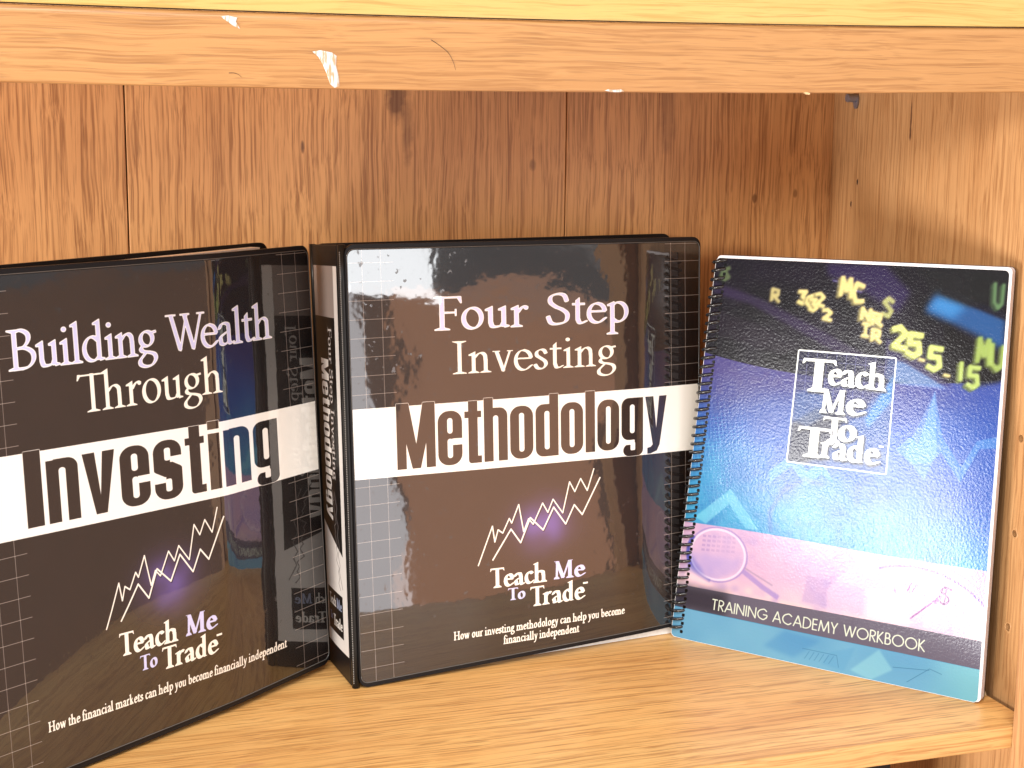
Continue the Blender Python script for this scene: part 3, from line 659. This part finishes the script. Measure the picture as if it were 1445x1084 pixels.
def wood(name, axis, light, mid, dark, spots=(), figure=.5, seed=0.0, rough=.42, pore=.4, fine=1.0):
    """printed oak grain; axis = direction of the grain ('x' or 'z')"""
    m, n, b = mat(name); g = N(n, 'ShaderNodeNewGeometry'); oi = N(n, 'ShaderNodeObjectInfo')
    pos = g.outputs['Position']
    add = N(n, 'ShaderNodeVectorMath', operation='ADD'); n.links.new(pos, add.inputs[0])
    off = N(n, 'ShaderNodeCombineXYZ'); sc_ = math_(n, 'MULTIPLY', oi.outputs['Random'], 7.3)
    for i in range(3): n.links.new(math_(n, 'ADD', sc_, seed+i*1.7), off.inputs[i])
    n.links.new(off.outputs[0], add.inputs[1])
    warp = N(n, 'ShaderNodeTexNoise', i_Scale=7.0, i_Detail=2.0)
    mw = N(n, 'ShaderNodeMapping'); mw.inputs['Scale'].default_value = (1.6, 3, 3) if axis == 'x' else (3, 3, 1.6); n.links.new(add.outputs[0], mw.inputs[0]); n.links.new(mw.outputs[0], warp.inputs['Vector'])
    wv = N(n, 'ShaderNodeVectorMath', operation='MULTIPLY'); n.links.new(warp.outputs['Color'], wv.inputs[0]); wv.inputs[1].default_value = (0, .007, .007) if axis == 'x' else (.007, .007, 0)
    ad2 = N(n, 'ShaderNodeVectorMath', operation='ADD'); n.links.new(add.outputs[0], ad2.inputs[0]); n.links.new(wv.outputs[0], ad2.inputs[1])
    def nz(across, along, detail=3.0, rough_=.5):
        mp = N(n, 'ShaderNodeMapping'); mp.inputs['Scale'].default_value = (along, across, across) if axis == 'x' else (across, across, along)
        n.links.new(ad2.outputs[0], mp.inputs[0]); t = N(n, 'ShaderNodeTexNoise', i_Scale=1.0, i_Detail=detail, i_Roughness=rough_); n.links.new(mp.outputs[0], t.inputs['Vector']); return t.outputs['Fac']
    broad = nz(22, 1.6, 2.0); streak = nz(520*fine, 9.0, 4.0, .62); hair = nz(1300*fine, 18, 2.0); po = nz(900*fine, 30, 1.0)
    c = mix(n, ramp(n, broad, [(.36, 0), (.66, 1)]), mid, light)
    c = mix(n, math_(n, 'MULTIPLY', ramp(n, streak, [(.38, 1), (.53, 0)]), .80), c, dark)
    c = mix(n, math_(n, 'MULTIPLY', ramp(n, hair, [(.52, 0), (.64, 1)]), .5), c, light)
    # cathedral figure
    wa = N(n, 'ShaderNodeTexWave', wave_type='BANDS', bands_direction='Z' if axis == 'x' else 'X', i_Scale=9.0, i_Distortion=7.0, i_Detail=2.5, i_Detail_Scale=.8)
    mp = N(n, 'ShaderNodeMapping'); mp.inputs['Scale'].default_value = (.35, 1.6, 1.6) if axis == 'x' else (1.6, 1.6, .35); n.links.new(add.outputs[0], mp.inputs[0]); n.links.new(mp.outputs[0], wa.inputs['Vector'])
    c = mix(n, math_(n, 'MULTIPLY', ramp(n, wa.outputs['Fac'], [(.0, 1), (.35, 0)]), figure*.35), c, dark)
    pf = ramp(n, po, [(.60, 0), (.72, 1)])
    c = mix(n, math_(n, 'MULTIPLY', pf, pore), c, tuple(v*.7 for v in dark))
    sp_ = N(n, 'ShaderNodeSeparateXYZ'); n.links.new(pos, sp_.inputs[0])
    wn = N(n, 'ShaderNodeTexNoise', i_Scale=120.0, i_Detail=3.0); n.links.new(pos, wn.inputs['Vector'])
    for (x, y, z, rx, ry, rz, s, col) in spots:
        acc = None
        for ax_, cc, rr in (('X', x, rx), ('Y', y, ry), ('Z', z, rz)):
            if rr is None: continue
            q = math_(n, 'POWER', math_(n, 'ABSOLUTE', math_(n, 'DIVIDE', math_(n, 'SUBTRACT', sp_.outputs[ax_], cc*MM), rr*MM)), 2.0)
            acc = q if acc is None else math_(n, 'ADD', acc, q)
        acc = math_(n, 'ADD', acc, math_(n, 'MULTIPLY', math_(n, 'SUBTRACT', wn.outputs['Fac'], .5), 1.5))
        c = mix(n, math_(n, 'MULTIPLY', ramp(n, acc, [(.15, 1), (1.0, 0)]), s), c, col)
    n.links.new(c, b.inputs['Base Color']); b.inputs['Roughness'].default_value = rough
    bp = N(n, 'ShaderNodeBump', i_Strength=.25, i_Distance=.0002)
    n.links.new(math_(n, 'SUBTRACT', math_(n, 'MULTIPLY', streak, .5), pf), bp.inputs['Height']); n.links.new(bp.outputs[0], b.inputs['Normal'])
    return m

def plain(name, col, rough=.5, spec=.5, metal=0.0, bump=0.0, bscale=400, coat=0.0):
    m, n, b = mat(name); b.inputs['Roughness'].default_value = rough; b.inputs['Specular IOR Level'].default_value = spec; b.inputs['Metallic'].default_value = metal; b.inputs['Coat Weight'].default_value = coat
    t = N(n, 'ShaderNodeTexNoise', i_Scale=float(bscale), i_Detail=4.0); g = N(n, 'ShaderNodeNewGeometry'); n.links.new(g.outputs['Position'], t.inputs['Vector'])
    n.links.new(mix(n, t.outputs['Fac'], tuple(v*.86 for v in col), tuple(min(1, v*1.12) for v in col)), b.inputs['Base Color'])
    if bump: bp = N(n, 'ShaderNodeBump', i_Strength=bump, i_Distance=.0006); n.links.new(t.outputs['Fac'], bp.inputs['Height']); n.links.new(bp.outputs[0], b.inputs['Normal'])
    return m

def printed(name, img, vinyl=True, gloss=1.0):
    m, n, b = mat(name); t = N(n, 'ShaderNodeTexImage', image=img, extension='EXTEND'); n.links.new(t.outputs[0], b.inputs['Base Color'])
    g = N(n, 'ShaderNodeNewGeometry')
    if vinyl:      # paper under a clear, slightly wavy vinyl pocket
        b.inputs['Roughness'].default_value = .5; b.inputs['Specular IOR Level'].default_value = .3
        b.inputs['Coat Weight'].default_value = gloss; b.inputs['Coat IOR'].default_value = 1.9 if gloss == 1 else 1.3; b.inputs['Coat Roughness'].default_value = .035
        a = N(n, 'ShaderNodeTexNoise', i_Scale=9.0, i_Detail=1.0); c = N(n, 'ShaderNodeTexNoise', i_Scale=75.0, i_Detail=2.0)
        for q in (a, c): n.links.new(g.outputs['Position'], q.inputs['Vector'])
        hgt = math_(n, 'ADD', a.outputs['Fac'], math_(n, 'MULTIPLY', c.outputs['Fac'], .035))
        bp = N(n, 'ShaderNodeBump', i_Strength=.30, i_Distance=.006); n.links.new(hgt, bp.inputs['Height']); n.links.new(bp.outputs[0], b.inputs['Coat Normal'])
        # a few dust specks and scuffs in the film
        s = N(n, 'ShaderNodeTexNoise', i_Scale=260.0, i_Detail=2.0); n.links.new(g.outputs['Position'], s.inputs['Vector'])
        n.links.new(ramp(n, s.outputs['Fac'], [(.0, .035), (.66, .035), (.74, .22)]), b.inputs['Coat Roughness'])
    else:          # satin card with a pebbled laminate
        b.inputs['Roughness'].default_value = .17; b.inputs['Specular IOR Level'].default_value = .22
        v = N(n, 'ShaderNodeTexNoise', i_Scale=620.0, i_Detail=3.0); n.links.new(g.outputs['Position'], v.inputs['Vector'])
        a = N(n, 'ShaderNodeTexNoise', i_Scale=30.0, i_Detail=2.0); n.links.new(g.outputs['Position'], a.inputs['Vector'])
        bp = N(n, 'ShaderNodeBump', i_Strength=.25, i_Distance=.0004); n.links.new(math_(n, 'ADD', v.outputs['Fac'], math_(n, 'MULTIPLY', a.outputs['Fac'], 1.2)), bp.inputs['Height']); n.links.new(bp.outputs[0], b.inputs['Normal'])
    return m

DK = (.20, .09, .035)
M_BACK = wood('oak_back_boards', 'z', (.70, .375, .152), (.61, .31, .12), (.28, .112, .035), figure=.3, seed=1.0, rough=.5,
    spots=[(-331, 301, 396, 9, None, 22, .75, (.10, .035, .015)), (-322, 301, 372, 5, None, 30, .45, (.12, .045, .02)), (-398, 301, 358, 1.6, None, 5, .8, (.08, .03, .02)), (-227, 301, 345, 3, None, 5, .55, (.13, .05, .02)), (-45, 301, 318, 2.4, None, 4, .7, (.13, .05, .02)), (-10, 301, 322, 2.2, None, 4, .6, (.13, .05, .02)), (-120, 301, 378, 9, None, 30, .35, (.16, .065, .03))])
M_SIDE = wood('oak_side_panel', 'z', (.54, .305, .135), (.47, .245, .10), (.29, .13, .045), figure=.35, seed=4.0, rough=.45,
    spots=[(21, 191.5, 383, None, 1.6, 17, .8, (.08, .03, .015)), (21, 191.5, 371, None, 1.9, 6, .8, (.08, .03, .015)), (21, 140, 282, None, 6, 5, .4, (.2, .08, .03))])
M_STILE = wood('oak_stile', 'z', (.56, .32, .15), (.48, .25, .11), (.32, .15, .06), seed=6.0)
M_EDGE = wood('oak_front_edge', 'x', (.46, .235, .083), (.40, .19, .062), (.29, .125, .036), figure=.12, seed=2.0, rough=.4)  # same finish as the shelf, darkened to offset strong front light
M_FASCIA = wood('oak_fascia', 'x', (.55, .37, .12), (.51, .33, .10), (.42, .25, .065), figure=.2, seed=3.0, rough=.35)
M_SHELF = wood('oak_shelf_top', 'x', (.88, .53, .19), (.80, .43, .14), (.46, .20, .052), figure=.6, seed=5.0, rough=.36, fine=.85, pore=.6,  # lighter than the edge oak; stands in for light on the top
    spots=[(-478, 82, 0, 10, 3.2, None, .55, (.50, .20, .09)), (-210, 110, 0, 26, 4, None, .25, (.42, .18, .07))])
M_LEDGE = wood('oak_lower_edge', 'x', (.60, .34, .12), (.54, .28, .095), (.36, .16, .045), figure=.2, seed=9.0, rough=.4)  # same board as the shelf; darker colour offsets strong light on its front
M_VINYL = plain('black_vinyl', (.009, .008, .009), rough=.42, spec=.22, bump=.15, bscale=700)
M_HINGE = plain('black_vinyl_weld', (.010, .010, .010), rough=.35, spec=.3)
M_PAPER = plain('white_paper', (.86, .85, .84), rough=.7)
M_PAGE = plain('page_edges', (.70, .69, .74), rough=.75, bump=.2, bscale=900)
M_WHITE = plain('white_scuff', (.78, .77, .75), rough=.6)
M_COIL = plain('black_plastic_coil', (.010, .010, .012), rough=.16, spec=.7)
M_HAIR = plain('dark_hair', (.06, .03, .015), rough=.4)
M_PIN = plain('grey_metal_pin', (.30, .31, .38), rough=.35, metal=.7)
M_CAVITY = plain('dark_hole', (.05, .022, .010), rough=.9)
M_BURR = plain('pale_chipped_wood', (.62, .43, .22), rough=.8)
M_BEAD = plain('heat_sealed_dots', (.40, .38, .36), rough=.3)
# ---------------------------------------------------------------- the bookcase
XP, YB = 21.0, 301.4                     # side panel face, back panel face
H0 = 401.2                               # underside of the upper shelf
case = thing('bookcase', 'light oak bookcase, its shelf bay holding the books and a thick front edge above', 'bookcase', (-400, 0, -400))
# back: tall boards with narrow dark joints
for i, (a, b) in enumerate(((-1150, -837), (-836, -519.4), (-518.5, -201.5), (-200.7, 21))):
    dz = (0, .5, 0, .4)[i]
    o = box('back_board', a, b, YB+dz, YB+6, -330, 470, M_BACK, case, bevel=.5)
box('back_joint_backing', -1150, 40, YB+6.2, YB+9, -330, 470, M_CAVITY, case)

# side panel with drilled shelf-pin holes (real recesses in its face)
def side_panel(holes):
    V, Fc = [], []; y0, y1, z0, z1 = 2.0, YB+6, -400.0, 470.0
    rad, K, g = 2.6, 16, 6.0
    zs = sorted(z for _, z in holes); yh = holes[0][0]
    def v(x, y, z): V.append((x, y, z)); return len(V)-1
    def quad(a, b, c, d): Fc.append((v(XP, a, b), v(XP, c, b), v(XP, c, d), v(XP, a, d)))
    quad(y0, z0, yh-g, z1); quad(yh+g, z0, y1, z1); prev = z0
    for z in zs:
        quad(yh-g, prev, yh+g, z-g); prev = z+g
        outer, inner, deep = [], [], []
        for k in range(K):
            t = 2*math.pi*(k+.5)/K; c, s = math.cos(t), math.sin(t); q = g/max(abs(c), abs(s))
            outer.append(v(XP, yh+c*q, z+s*q)); inner.append(v(XP, yh+c*rad, z+s*rad)); deep.append(v(XP+8, yh+c*rad, z+s*rad))
        for k in range(K):
            j = (k+1) % K; Fc.append((outer[k], outer[j], inner[j], inner[k])); Fc.append((inner[k], inner[j], deep[j], deep[k]))
        for cy_, cz_, ks in ((1, 1, (1, 2)), (-1, 1, (5, 6)), (-1, -1, (9, 10)), (1, -1, (13, 14))):
            Fc.append((outer[ks[0]], v(XP, yh+cy_*g, z+cz_*g), outer[ks[1]]))
        Fc.append(tuple(deep))
    quad(yh-g, prev, yh+g, z1)
    a = [v(XP, y0, z0), v(XP, y0, z1), v(XP+19, y0, z1), v(XP+19, y0, z0), v(XP, y1, z0), v(XP, y1, z1), v(XP+19, y1, z1), v(XP+19, y1, z0)]
    Fc.append((a[0], a[3], a[2], a[1])); Fc.append((a[3], a[7], a[6], a[2])); Fc.append((a[0], a[4], a[7], a[3])); Fc.append((a[1], a[2], a[6], a[5]))
    return link('side_panel', V, Fc, M_SIDE, case)
HOLES = [(40, 51+64.2*k) for k in range(-5, 6)]
sp_ob = side_panel(HOLES)
for y, z in HOLES[4:8]:
    pass
for (y, z) in ((269.4, 315.4), (261.5, 332.6), (39.7, 115.9), (40, 51)):
    # torn rim around each hole
    V = []; Fc = []; rr0, rr1 = (1.0, 1.7) if y > 100 else (2.5, 3.3)
    for k in range(14):
        t = 2*math.pi*k/14; e = 1+.16*math.sin(3*t+z); c, s = math.cos(t), math.sin(t)*(2.1 if y > 100 else 1.15)
        V += [(XP-.05, y+c*rr0, z+s*rr0), (XP-.35, y+c*(rr0+rr1)/2*e, z+s*(rr0+rr1)/2*e), (XP-.02, y+c*rr1*e, z+s*rr1*e)]
    for k in range(14):
        j = (k+1) % 14
        for q in (0, 1): Fc.append((k*3+q, j*3+q, j*3+q+1, k*3+q+1))
    link('pin_hole_rim', V, Fc, M_SIDE, case, smooth=True)
    if y > 100: link('nail_hole', [(XP-.12, y+rr0*math.cos(a_)*1.05, z+2.1*rr0*math.sin(a_)*1.05) for a_ in np.arange(12)*math.pi/6], [tuple(range(12))], M_CAVITY, case)
box('front_stile', 0, 62, -20, 0-.5, -400, H0-1.5, M_STILE, case, bevel=.6).location.y += 0
# metal pin carrying the upper shelf
V, Fc = tube([(XP-.5, 267.5, 395.5), (XP-9, 267.5, 395.5)], 3.2, 14)
pin = link('shelf_pin', V, Fc, M_PIN, case, smooth=False, bevel=.4)
V = [(XP-.6, 267.5+3.4*math.cos(t)*(1 if math.sin(t) > 0 else 1.0), 395+(3.6 if math.sin(t) > 0 else 7.5)*math.sin(t)) for t in np.arange(20)*math.pi/10]
V += [(x-1.2, y, z) for x, y, z in V]
link('pin_plate', V, [tuple(range(20)), tuple(range(39, 19, -1))]+[(i, (i+1) % 20, (i+1) % 20+20, i+20) for i in range(20)], M_PIN, case)

# upper shelf: a thick, slightly sagging board with a rounded front edge
def sag(x):
    s = (x+603)/577.0; return -2.2*(1-(2*s-1)**2)+(-.2 if s < .5 else .3)*0
def long_board(name, prof, x0, x1, m, parent, nx=40, sg=True, bevel=0):
    """prof: outline in (y, z) swept along x, following the sag"""
    V, Fc = [], []; n = len(prof)
    for i in range(nx+1):
        x = x0+(x1-x0)*i/nx
        V += [(x, y, z+(max(-9, sag(x)) if sg else 0)) for y, z in prof]
    for i in range(nx):
        for k in range(n): Fc.append((i*n+k, i*n+(k+1) % n, (i+1)*n+(k+1) % n, (i+1)*n+k))
    Fc.append(tuple(range(n))[::-1]); Fc.append(tuple(nx*n+k for k in range(n)))
    return link(name, V, Fc, m, parent, smooth=False)
T0 = H0+33.6
def quarter(yc, zc, r, a0, a1, k=5): return [(yc+r*math.cos(math.radians(a0+(a1-a0)*i/k)), zc+r*math.sin(math.radians(a0+(a1-a0)*i/k))) for i in range(k+1)]
prof = [(18, H0)]+quarter(.9, H0+.9, .9, 270, 180, 3)+quarter(3.6, T0+.2, 3.6, 180, 95, 6)+[(18, T0+3.8)]
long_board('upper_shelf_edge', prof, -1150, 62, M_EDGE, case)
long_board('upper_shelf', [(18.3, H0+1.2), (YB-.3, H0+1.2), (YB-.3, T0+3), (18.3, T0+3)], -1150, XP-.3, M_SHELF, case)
long_board('fascia_board', [(1.0, T0+4.6)]+quarter(1.6, T0+5.4, .8, 200, 180, 2)+[(.8, 560), (18, 560), (18, T0+4.6)], -1150, 62, M_FASCIA, case)
# lower shelf
lt = 15.5
prof = quarter(1.2, -lt+1.2, 1.2, 270, 180, 4)+quarter(1.8, -1.8, 1.8, 180, 90, 5)+[(2.4, 0), (2.4, -lt)]
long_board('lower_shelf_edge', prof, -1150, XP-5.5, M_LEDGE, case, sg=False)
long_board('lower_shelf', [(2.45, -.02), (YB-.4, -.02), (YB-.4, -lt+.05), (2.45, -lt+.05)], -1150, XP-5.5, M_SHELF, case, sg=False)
box('lower_shelf_gap_fill', XP-5.4, XP-.2, 24, 290, -15.4, -4.5, M_CAVITY, case)  # dark strip added in the end gap, standing in for its shade
box('bottom_shelf', -1150, XP-.3, 1, YB-.4, -330, -311, M_SHELF, case, bevel=1)
# splinters and chips
def patch(name, pts, thick, m, parent, seed=0):
    V = list(pts); n = len(V); c = Vector(np.mean(np.array([tuple(p) for p in V]), axis=0).tolist())
    V2 = [tuple(Vector(p)+Vector(thick)+(c-Vector(p))*.12) for p in V]
    return link(name, V+V2, [tuple(range(n))[::-1], tuple(range(n, 2*n))]+[(i, (i+1) % n, n+(i+1) % n, n+i) for i in range(n)], m, parent)
def face_pt(u, v, y=-.05):               # a point of the upper edge's front face, seen at photo position u, v
    d = fwd*F+r2*(u-722.5)+d2*(v-542); t = (y-CPOS[1])/d.y
    return Vector(CPOS)+d*t
def face_patch(name, px, m, th=.25):
    return patch(name, [face_pt(u, v) for u, v in px], (0, -th, 0), m, case)
def scuff_mat():
    m, n, b = mat('streaky_white_residue'); g = N(n, 'ShaderNodeNewGeometry'); mp = N(n, 'ShaderNodeMapping'); mp.inputs['Scale'].default_value = (900, 900, 160); mp.inputs['Rotation'].default_value = (0, .25, 0)
    t = N(n, 'ShaderNodeTexNoise', i_Scale=1.0, i_Detail=4.0); n.links.new(g.outputs['Position'], mp.inputs[0]); n.links.new(mp.outputs[0], t.inputs['Vector'])
    n.links.new(mix(n, ramp(n, t.outputs['Fac'], [(.40, 0), (.50, 1)]), (.46, .28, .15), (.56, .53, .50)), b.inputs['Base Color']); b.inputs['Roughness'].default_value = .5; return m
M_SC = scuff_mat()
face_patch('tape_residue', [(441, 73), (452, 71), (468, 74), (475, 79), (474, 92), (478, 108), (479, 122), (472, 124), (466, 119), (461, 104), (455, 90), (449, 80)], M_SC)
face_patch('tape_residue', [(310, 23), (322, 22), (335, 25), (333, 31), (339, 41), (330, 37), (320, 30)], M_SC)
face_patch('tape_residue', [(853, 128), (858, 126), (866, 127), (876, 126), (881, 129), (874, 130.4), (862, 130.2)], M_SC, .5)
face_patch('splinter', [(1133, 131), (1138, 130), (1143, 131.5), (1142, 134), (1137, 133.5)], M_BURR, .8)
V = [(12, 52, .1), (14.5, 49, .2), (15.3, 52, 2.2), (14.6, 56, 2.6), (13, 58, .6), (15.4, 54, .3)]
link('splinter', V, [(0, 1, 2), (0, 2, 3), (0, 3, 4), (4, 3, 5), (3, 2, 5), (2, 1, 5), (0, 4, 5, 1)], M_BURR, case)

# ---------------------------------------------------------------- printed sheets
M_SHEET_L = printed('printed_cover_left_binder', binder_art(True))
M_SHEET_R = printed('printed_cover_right_binder', binder_art(False))
M_SPINE = printed('printed_spine_sheet', spine_art(), gloss=.2)
M_WB = printed('printed_workbook_cover', workbook_art(), vinyl=False)

# ---------------------------------------------------------------- ring binders
def hinge(parent, p0, p1, r, beads=True):
    P = [Vector(p0).lerp(Vector(p1), i/12) for i in range(13)]
    V, Fc = tube(P, r, 12); o = link('hinge', V, Fc, M_HINGE, parent, smooth=True)
    if beads:   # row of heat-sealed dots down the hinge: far more than one could lift off, one part
        V, Fc = [], []; n = 240; a, b = Vector(p0), Vector(p1); d = (b-a).normalized()
        side = (Vector(CPOS)-(a+b)/2).normalized(); side = (side-d*side.dot(d)).normalized(); q = d.cross(side)
        for i in range(n):
            c = a.lerp(b, .012+.976*i/n)+side*(r*.86)-q*(r*.45); k = len(V)
            for u, v_ in ((-1, -1), (1, -1), (1, 1), (-1, 1)): V.append(c+q*u*.34+d*v_*.30)
            V.append(c+side*.35)
            for j in range(4): Fc.append((k+j, k+(j+1) % 4, k+4))
        bo = link('weld_dots', V, Fc, M_BEAD, o); bo['kind'] = 'stuff'
    return o
def weld_frame(q, parent, x0, x1, y0, y1, r=4):
    """the raised heat-sealed line round the clear pocket"""
    pts = []
    for cx_, cy_, a0 in ((x0+r, y0+r, 180), (x1-r, y0+r, 270), (x1-r, y1-r, 0), (x0+r, y1-r, 90)):
        for i in range(7): t = math.radians(a0+15*i); pts.append((cx_+r*math.cos(t), cy_+r*math.sin(t)))
    full = []
    for a, b in zip(pts, pts[1:]+pts[:1]):
        L_ = math.hypot(b[0]-a[0], b[1]-a[1]); n = max(1, int(L_/12))
        full += [(a[0]+(b[0]-a[0])*i/n, a[1]+(b[1]-a[1])*i/n) for i in range(n)]
    full.append(full[0])
    V, Fc = tube([q.p(x, y, -.45) for x, y in full], .32, 6); return link('pocket_seam', V, Fc, M_SEAM, parent, smooth=True)
M_SEAM = plain('clear_vinyl_seam', (.10, .095, .09), rough=.15, spec=.8)

def curl(u, k, dep, p=1.04):  # flat board whose fore-edge bends away from the reader beyond u = k
    return -dep*u/k if u < k else -dep*(1-((u-k)/(1-k))**p)
def bow_r(u, v): return curl(u, .82, 2.6)+.4*math.sin(2*math.pi*v+1)*u+.2*math.sin(7*u+3*v)
def bow_l(u, v): return curl(u, .66, 11.5)*(.4+.6*min(1, v/.3))+.4*math.sin(2*math.pi*v+2)*(u-1)+.2*math.sin(6*u+4*v+1)

gB = 'ring binders with dark covers'
# centre binder
CB = [(-386.8, 183.5, 0.6), (-116.5, 228.0, 7.6), (-391.7, 197.9, 299.7), (-117, 243.2, 295.3)]
bc = thing('ring_binder', 'dark glossy ring binder in the middle, its spine and full cover both showing', 'binder', (-386, 190, 0), gB)
qf = Quad(*CB, 281, 298, bow_r)
qf.slab('front_cover', M_VINYL, bc, 3.2, off=0, r=7)
qf.sheet('cover_sheet', M_SHEET_R, bc, x0=1.6, x1=279.0, y0=3.6, y1=294.2, off=-.45, r=5, nx=44, ny=44)
weld_frame(qf, bc, 1.2, 279.6, 3.2, 294.8, 5)
S1b, S1t = Vector((-394.6, 243.3, .4)), Vector((-401.5, 256.5, 294.3))
Sfb, Sft = Vector((-391.2, 191.2, .4)), Vector((-395.4, 205.6, 298.8))
hinge(bc, (-388.8, 187.0, .5), (-393.2, 201.2, 299.2), 2.6)
qs = Quad(S1b, Sfb, S1t, Sft, 50, 298)     # spine, read from the left
if qs.n.x < 0: qs.n = -qs.n
qs.slab('spine', M_VINYL, bc, 2.6, off=0, r=0, nx=4, ny=16)
qs.W, qs.H = 50, 298
def spine_sheet(q, parent):
    V, UV, Fc = [], [], []; nx, ny = 8, 30
    for j in range(ny+1):
        for i in range(nx+1):
            x = 3+46*i/nx; y = 19+265*j/ny; V.append(q.p(x, y, -.35-.5*math.sin(math.pi*i/nx))); UV.append((i/nx, j/ny))
    for j in range(ny):
        for i in range(nx): k = j*(nx+1)+i; Fc.append((k, k+1, k+nx+2, k+nx+1))
    return link('spine_sheet', V, Fc, M_SPINE, parent, smooth=True, uvs=UV)
spine_sheet(qs, bc)
hinge(bc, (-393.6, 245.6, .5), (-400.6, 258.4, 294.4), 2.2, False)
qb = Quad((-392, 246, .4), (-113, 283, .4), (-399, 259.5, 294.4), (-121, 287, 293.8), 281, 298)
qb.slab('back_cover', M_VINYL, bc, 3.0, off=0, r=7)
# loose sheets inside, sagging onto the shelf
qp = Quad((-372, 198, .3), (-122, 230.2, .3), (-377, 214, 279), (-128, 249, 279), 255, 279)
qp.slab('page_block', M_PAPER, bc, 14, off=0, r=0, bevel=0)
# left binder
CL = [(-629.4, 68.0, 0.3), (-397.8, 227.2, 5.0), (-639.6, 78.9, 300.7), (-407.9, 237.9, 295.8)]
bl = thing('ring_binder', 'dark glossy ring binder at far left, cut off by the picture edge', 'binder', (-500, 160, 0), gB)
ql = Quad(*CL, 281, 298, bow_l)
ql.slab('front_cover', M_VINYL, bl, 3.2, off=0, r=7)
ql.sheet('cover_sheet', M_SHEET_L, bl, x0=1.6, x1=279.2, y0=4.2, y1=294.2, off=-.45, r=5, nx=44, ny=44)
weld_frame(ql, bl, 1.2, 279.8, 3.8, 294.8, 5)
qlb = Quad((-655, 122, .3), (-424, 274, .3), (-663, 134, 294.6), (-428, 277.5, 294.6), 281, 298)
qlb.slab('back_cover', M_VINYL, bl, 3.0, off=0, r=7)
hinge(bl, (-631, 67.4, 2.7), (-641.4, 78.4, 299.2), 2.6)
qls = Quad((-655.5, 121, .3), (-633, 71, .3), (-663.5, 133, 294.8), (-643, 82, 299), 50, 298)
qls.slab('spine', M_VINYL, bl, 2.6, off=0, r=0, nx=4, ny=8)
qlp = Quad((-628, 112, .3), (-432, 254, .3), (-634, 124, 292.6), (-436, 262, 292.6), 250, 292)
qlp.slab('page_block', M_PAPER, bl, 9, off=0, r=0, bevel=0)

# ---------------------------------------------------------------- coil-bound workbook
CW = [(-142.5, 221.5, 0.4), (0.3, 38.7, 0.4), (-118.3, 212.9, 283.3), (10.5, 49.0, 288.8)]
wb = thing('coil_bound_workbook', 'blue and violet workbook with black coil binding, leaning beside the right side panel', 'book', (-70, 130, 0))
def bow_w(u, v): return 2.0*(1-min(1, u/.12))**2*(1-v)**3+.9*math.sin(math.pi*u)*math.sin(math.pi*v*.9+.2)+.3*math.sin(9*u+5*v)
qw = Quad(*CW, 216, 279, bow_w)
CW_T = 6.5
qw.slab('page_block', M_PAGE, wb, CW_T, x0=.8, x1=217.6, y0=.6, y1=280.6, off=.25, r=3.0, bevel=0, nx=24, ny=24)
qw.slab('back_cover', M_VINYL, wb, .5, x0=.4, x1=217.8, y0=.3, y1=280.9, off=CW_T+.35, r=3.2, bevel=0)
o = qw.slab('front_cover', M_PAPER, wb, .28, x0=0, x1=216, y0=0, y1=279, off=-.12, r=3.4, bevel=0, nx=24, ny=24)
qw.sheet('cover_print', M_WB, o, x0=.3, x1=215.8, y0=.3, y1=278.8, off=-.2, r=3.2, nx=40, ny=40)
V, Fc = [], []
path = []; turns = 44; R = 5.8
for i in range(turns*18+1):
    t = i/18.0; a = 2*math.pi*t
    y = 3.2+t*6.25
    path.append(qw.p(3.2+R*math.cos(a), y, CW_T/2+R*math.sin(a)))
V, Fc = tube(path, 1.2, 8); link('binding_coil', V, Fc, M_COIL, wb, smooth=True)

# ---------------------------------------------------------------- stray hairs stuck to the shelf edge
def hair(px, label):
    pts = catmull([(u, v) for u, v in px], False, 6)
    V, Fc = tube([face_pt(u, v, -.12) for u, v in pts], lambda s: .16*(1-.6*s), 5)
    o = link('hair', V, Fc, M_HAIR, None, smooth=True); o['label'] = label; o['category'] = 'hair'
hair([(608, 56), (620, 64), (632, 74), (639, 86), (643, 99)], 'long curved dark hair stuck to the front edge of the upper shelf')
hair([(323, 103), (330, 103), (336, 105), (341, 109)], 'tiny dark hair low on the shelf edge left of the white residue')

# something black and unidentified in the bay below, built as a plain box, only its top corner in sight
bx = thing('black_object', 'unidentified black shape in the bay below, built as a plain box, only its top corner showing under the lower shelf', 'box', (-59, 130, -311))
box('body', -68.5, -50.5, 61, 199, -310.6, -52, M_VINYL, bx, bevel=1)
box('top_part', -69.2, -49.8, 60, 200, -60, -44.2, M_VINYL, bx, bevel=1.2)
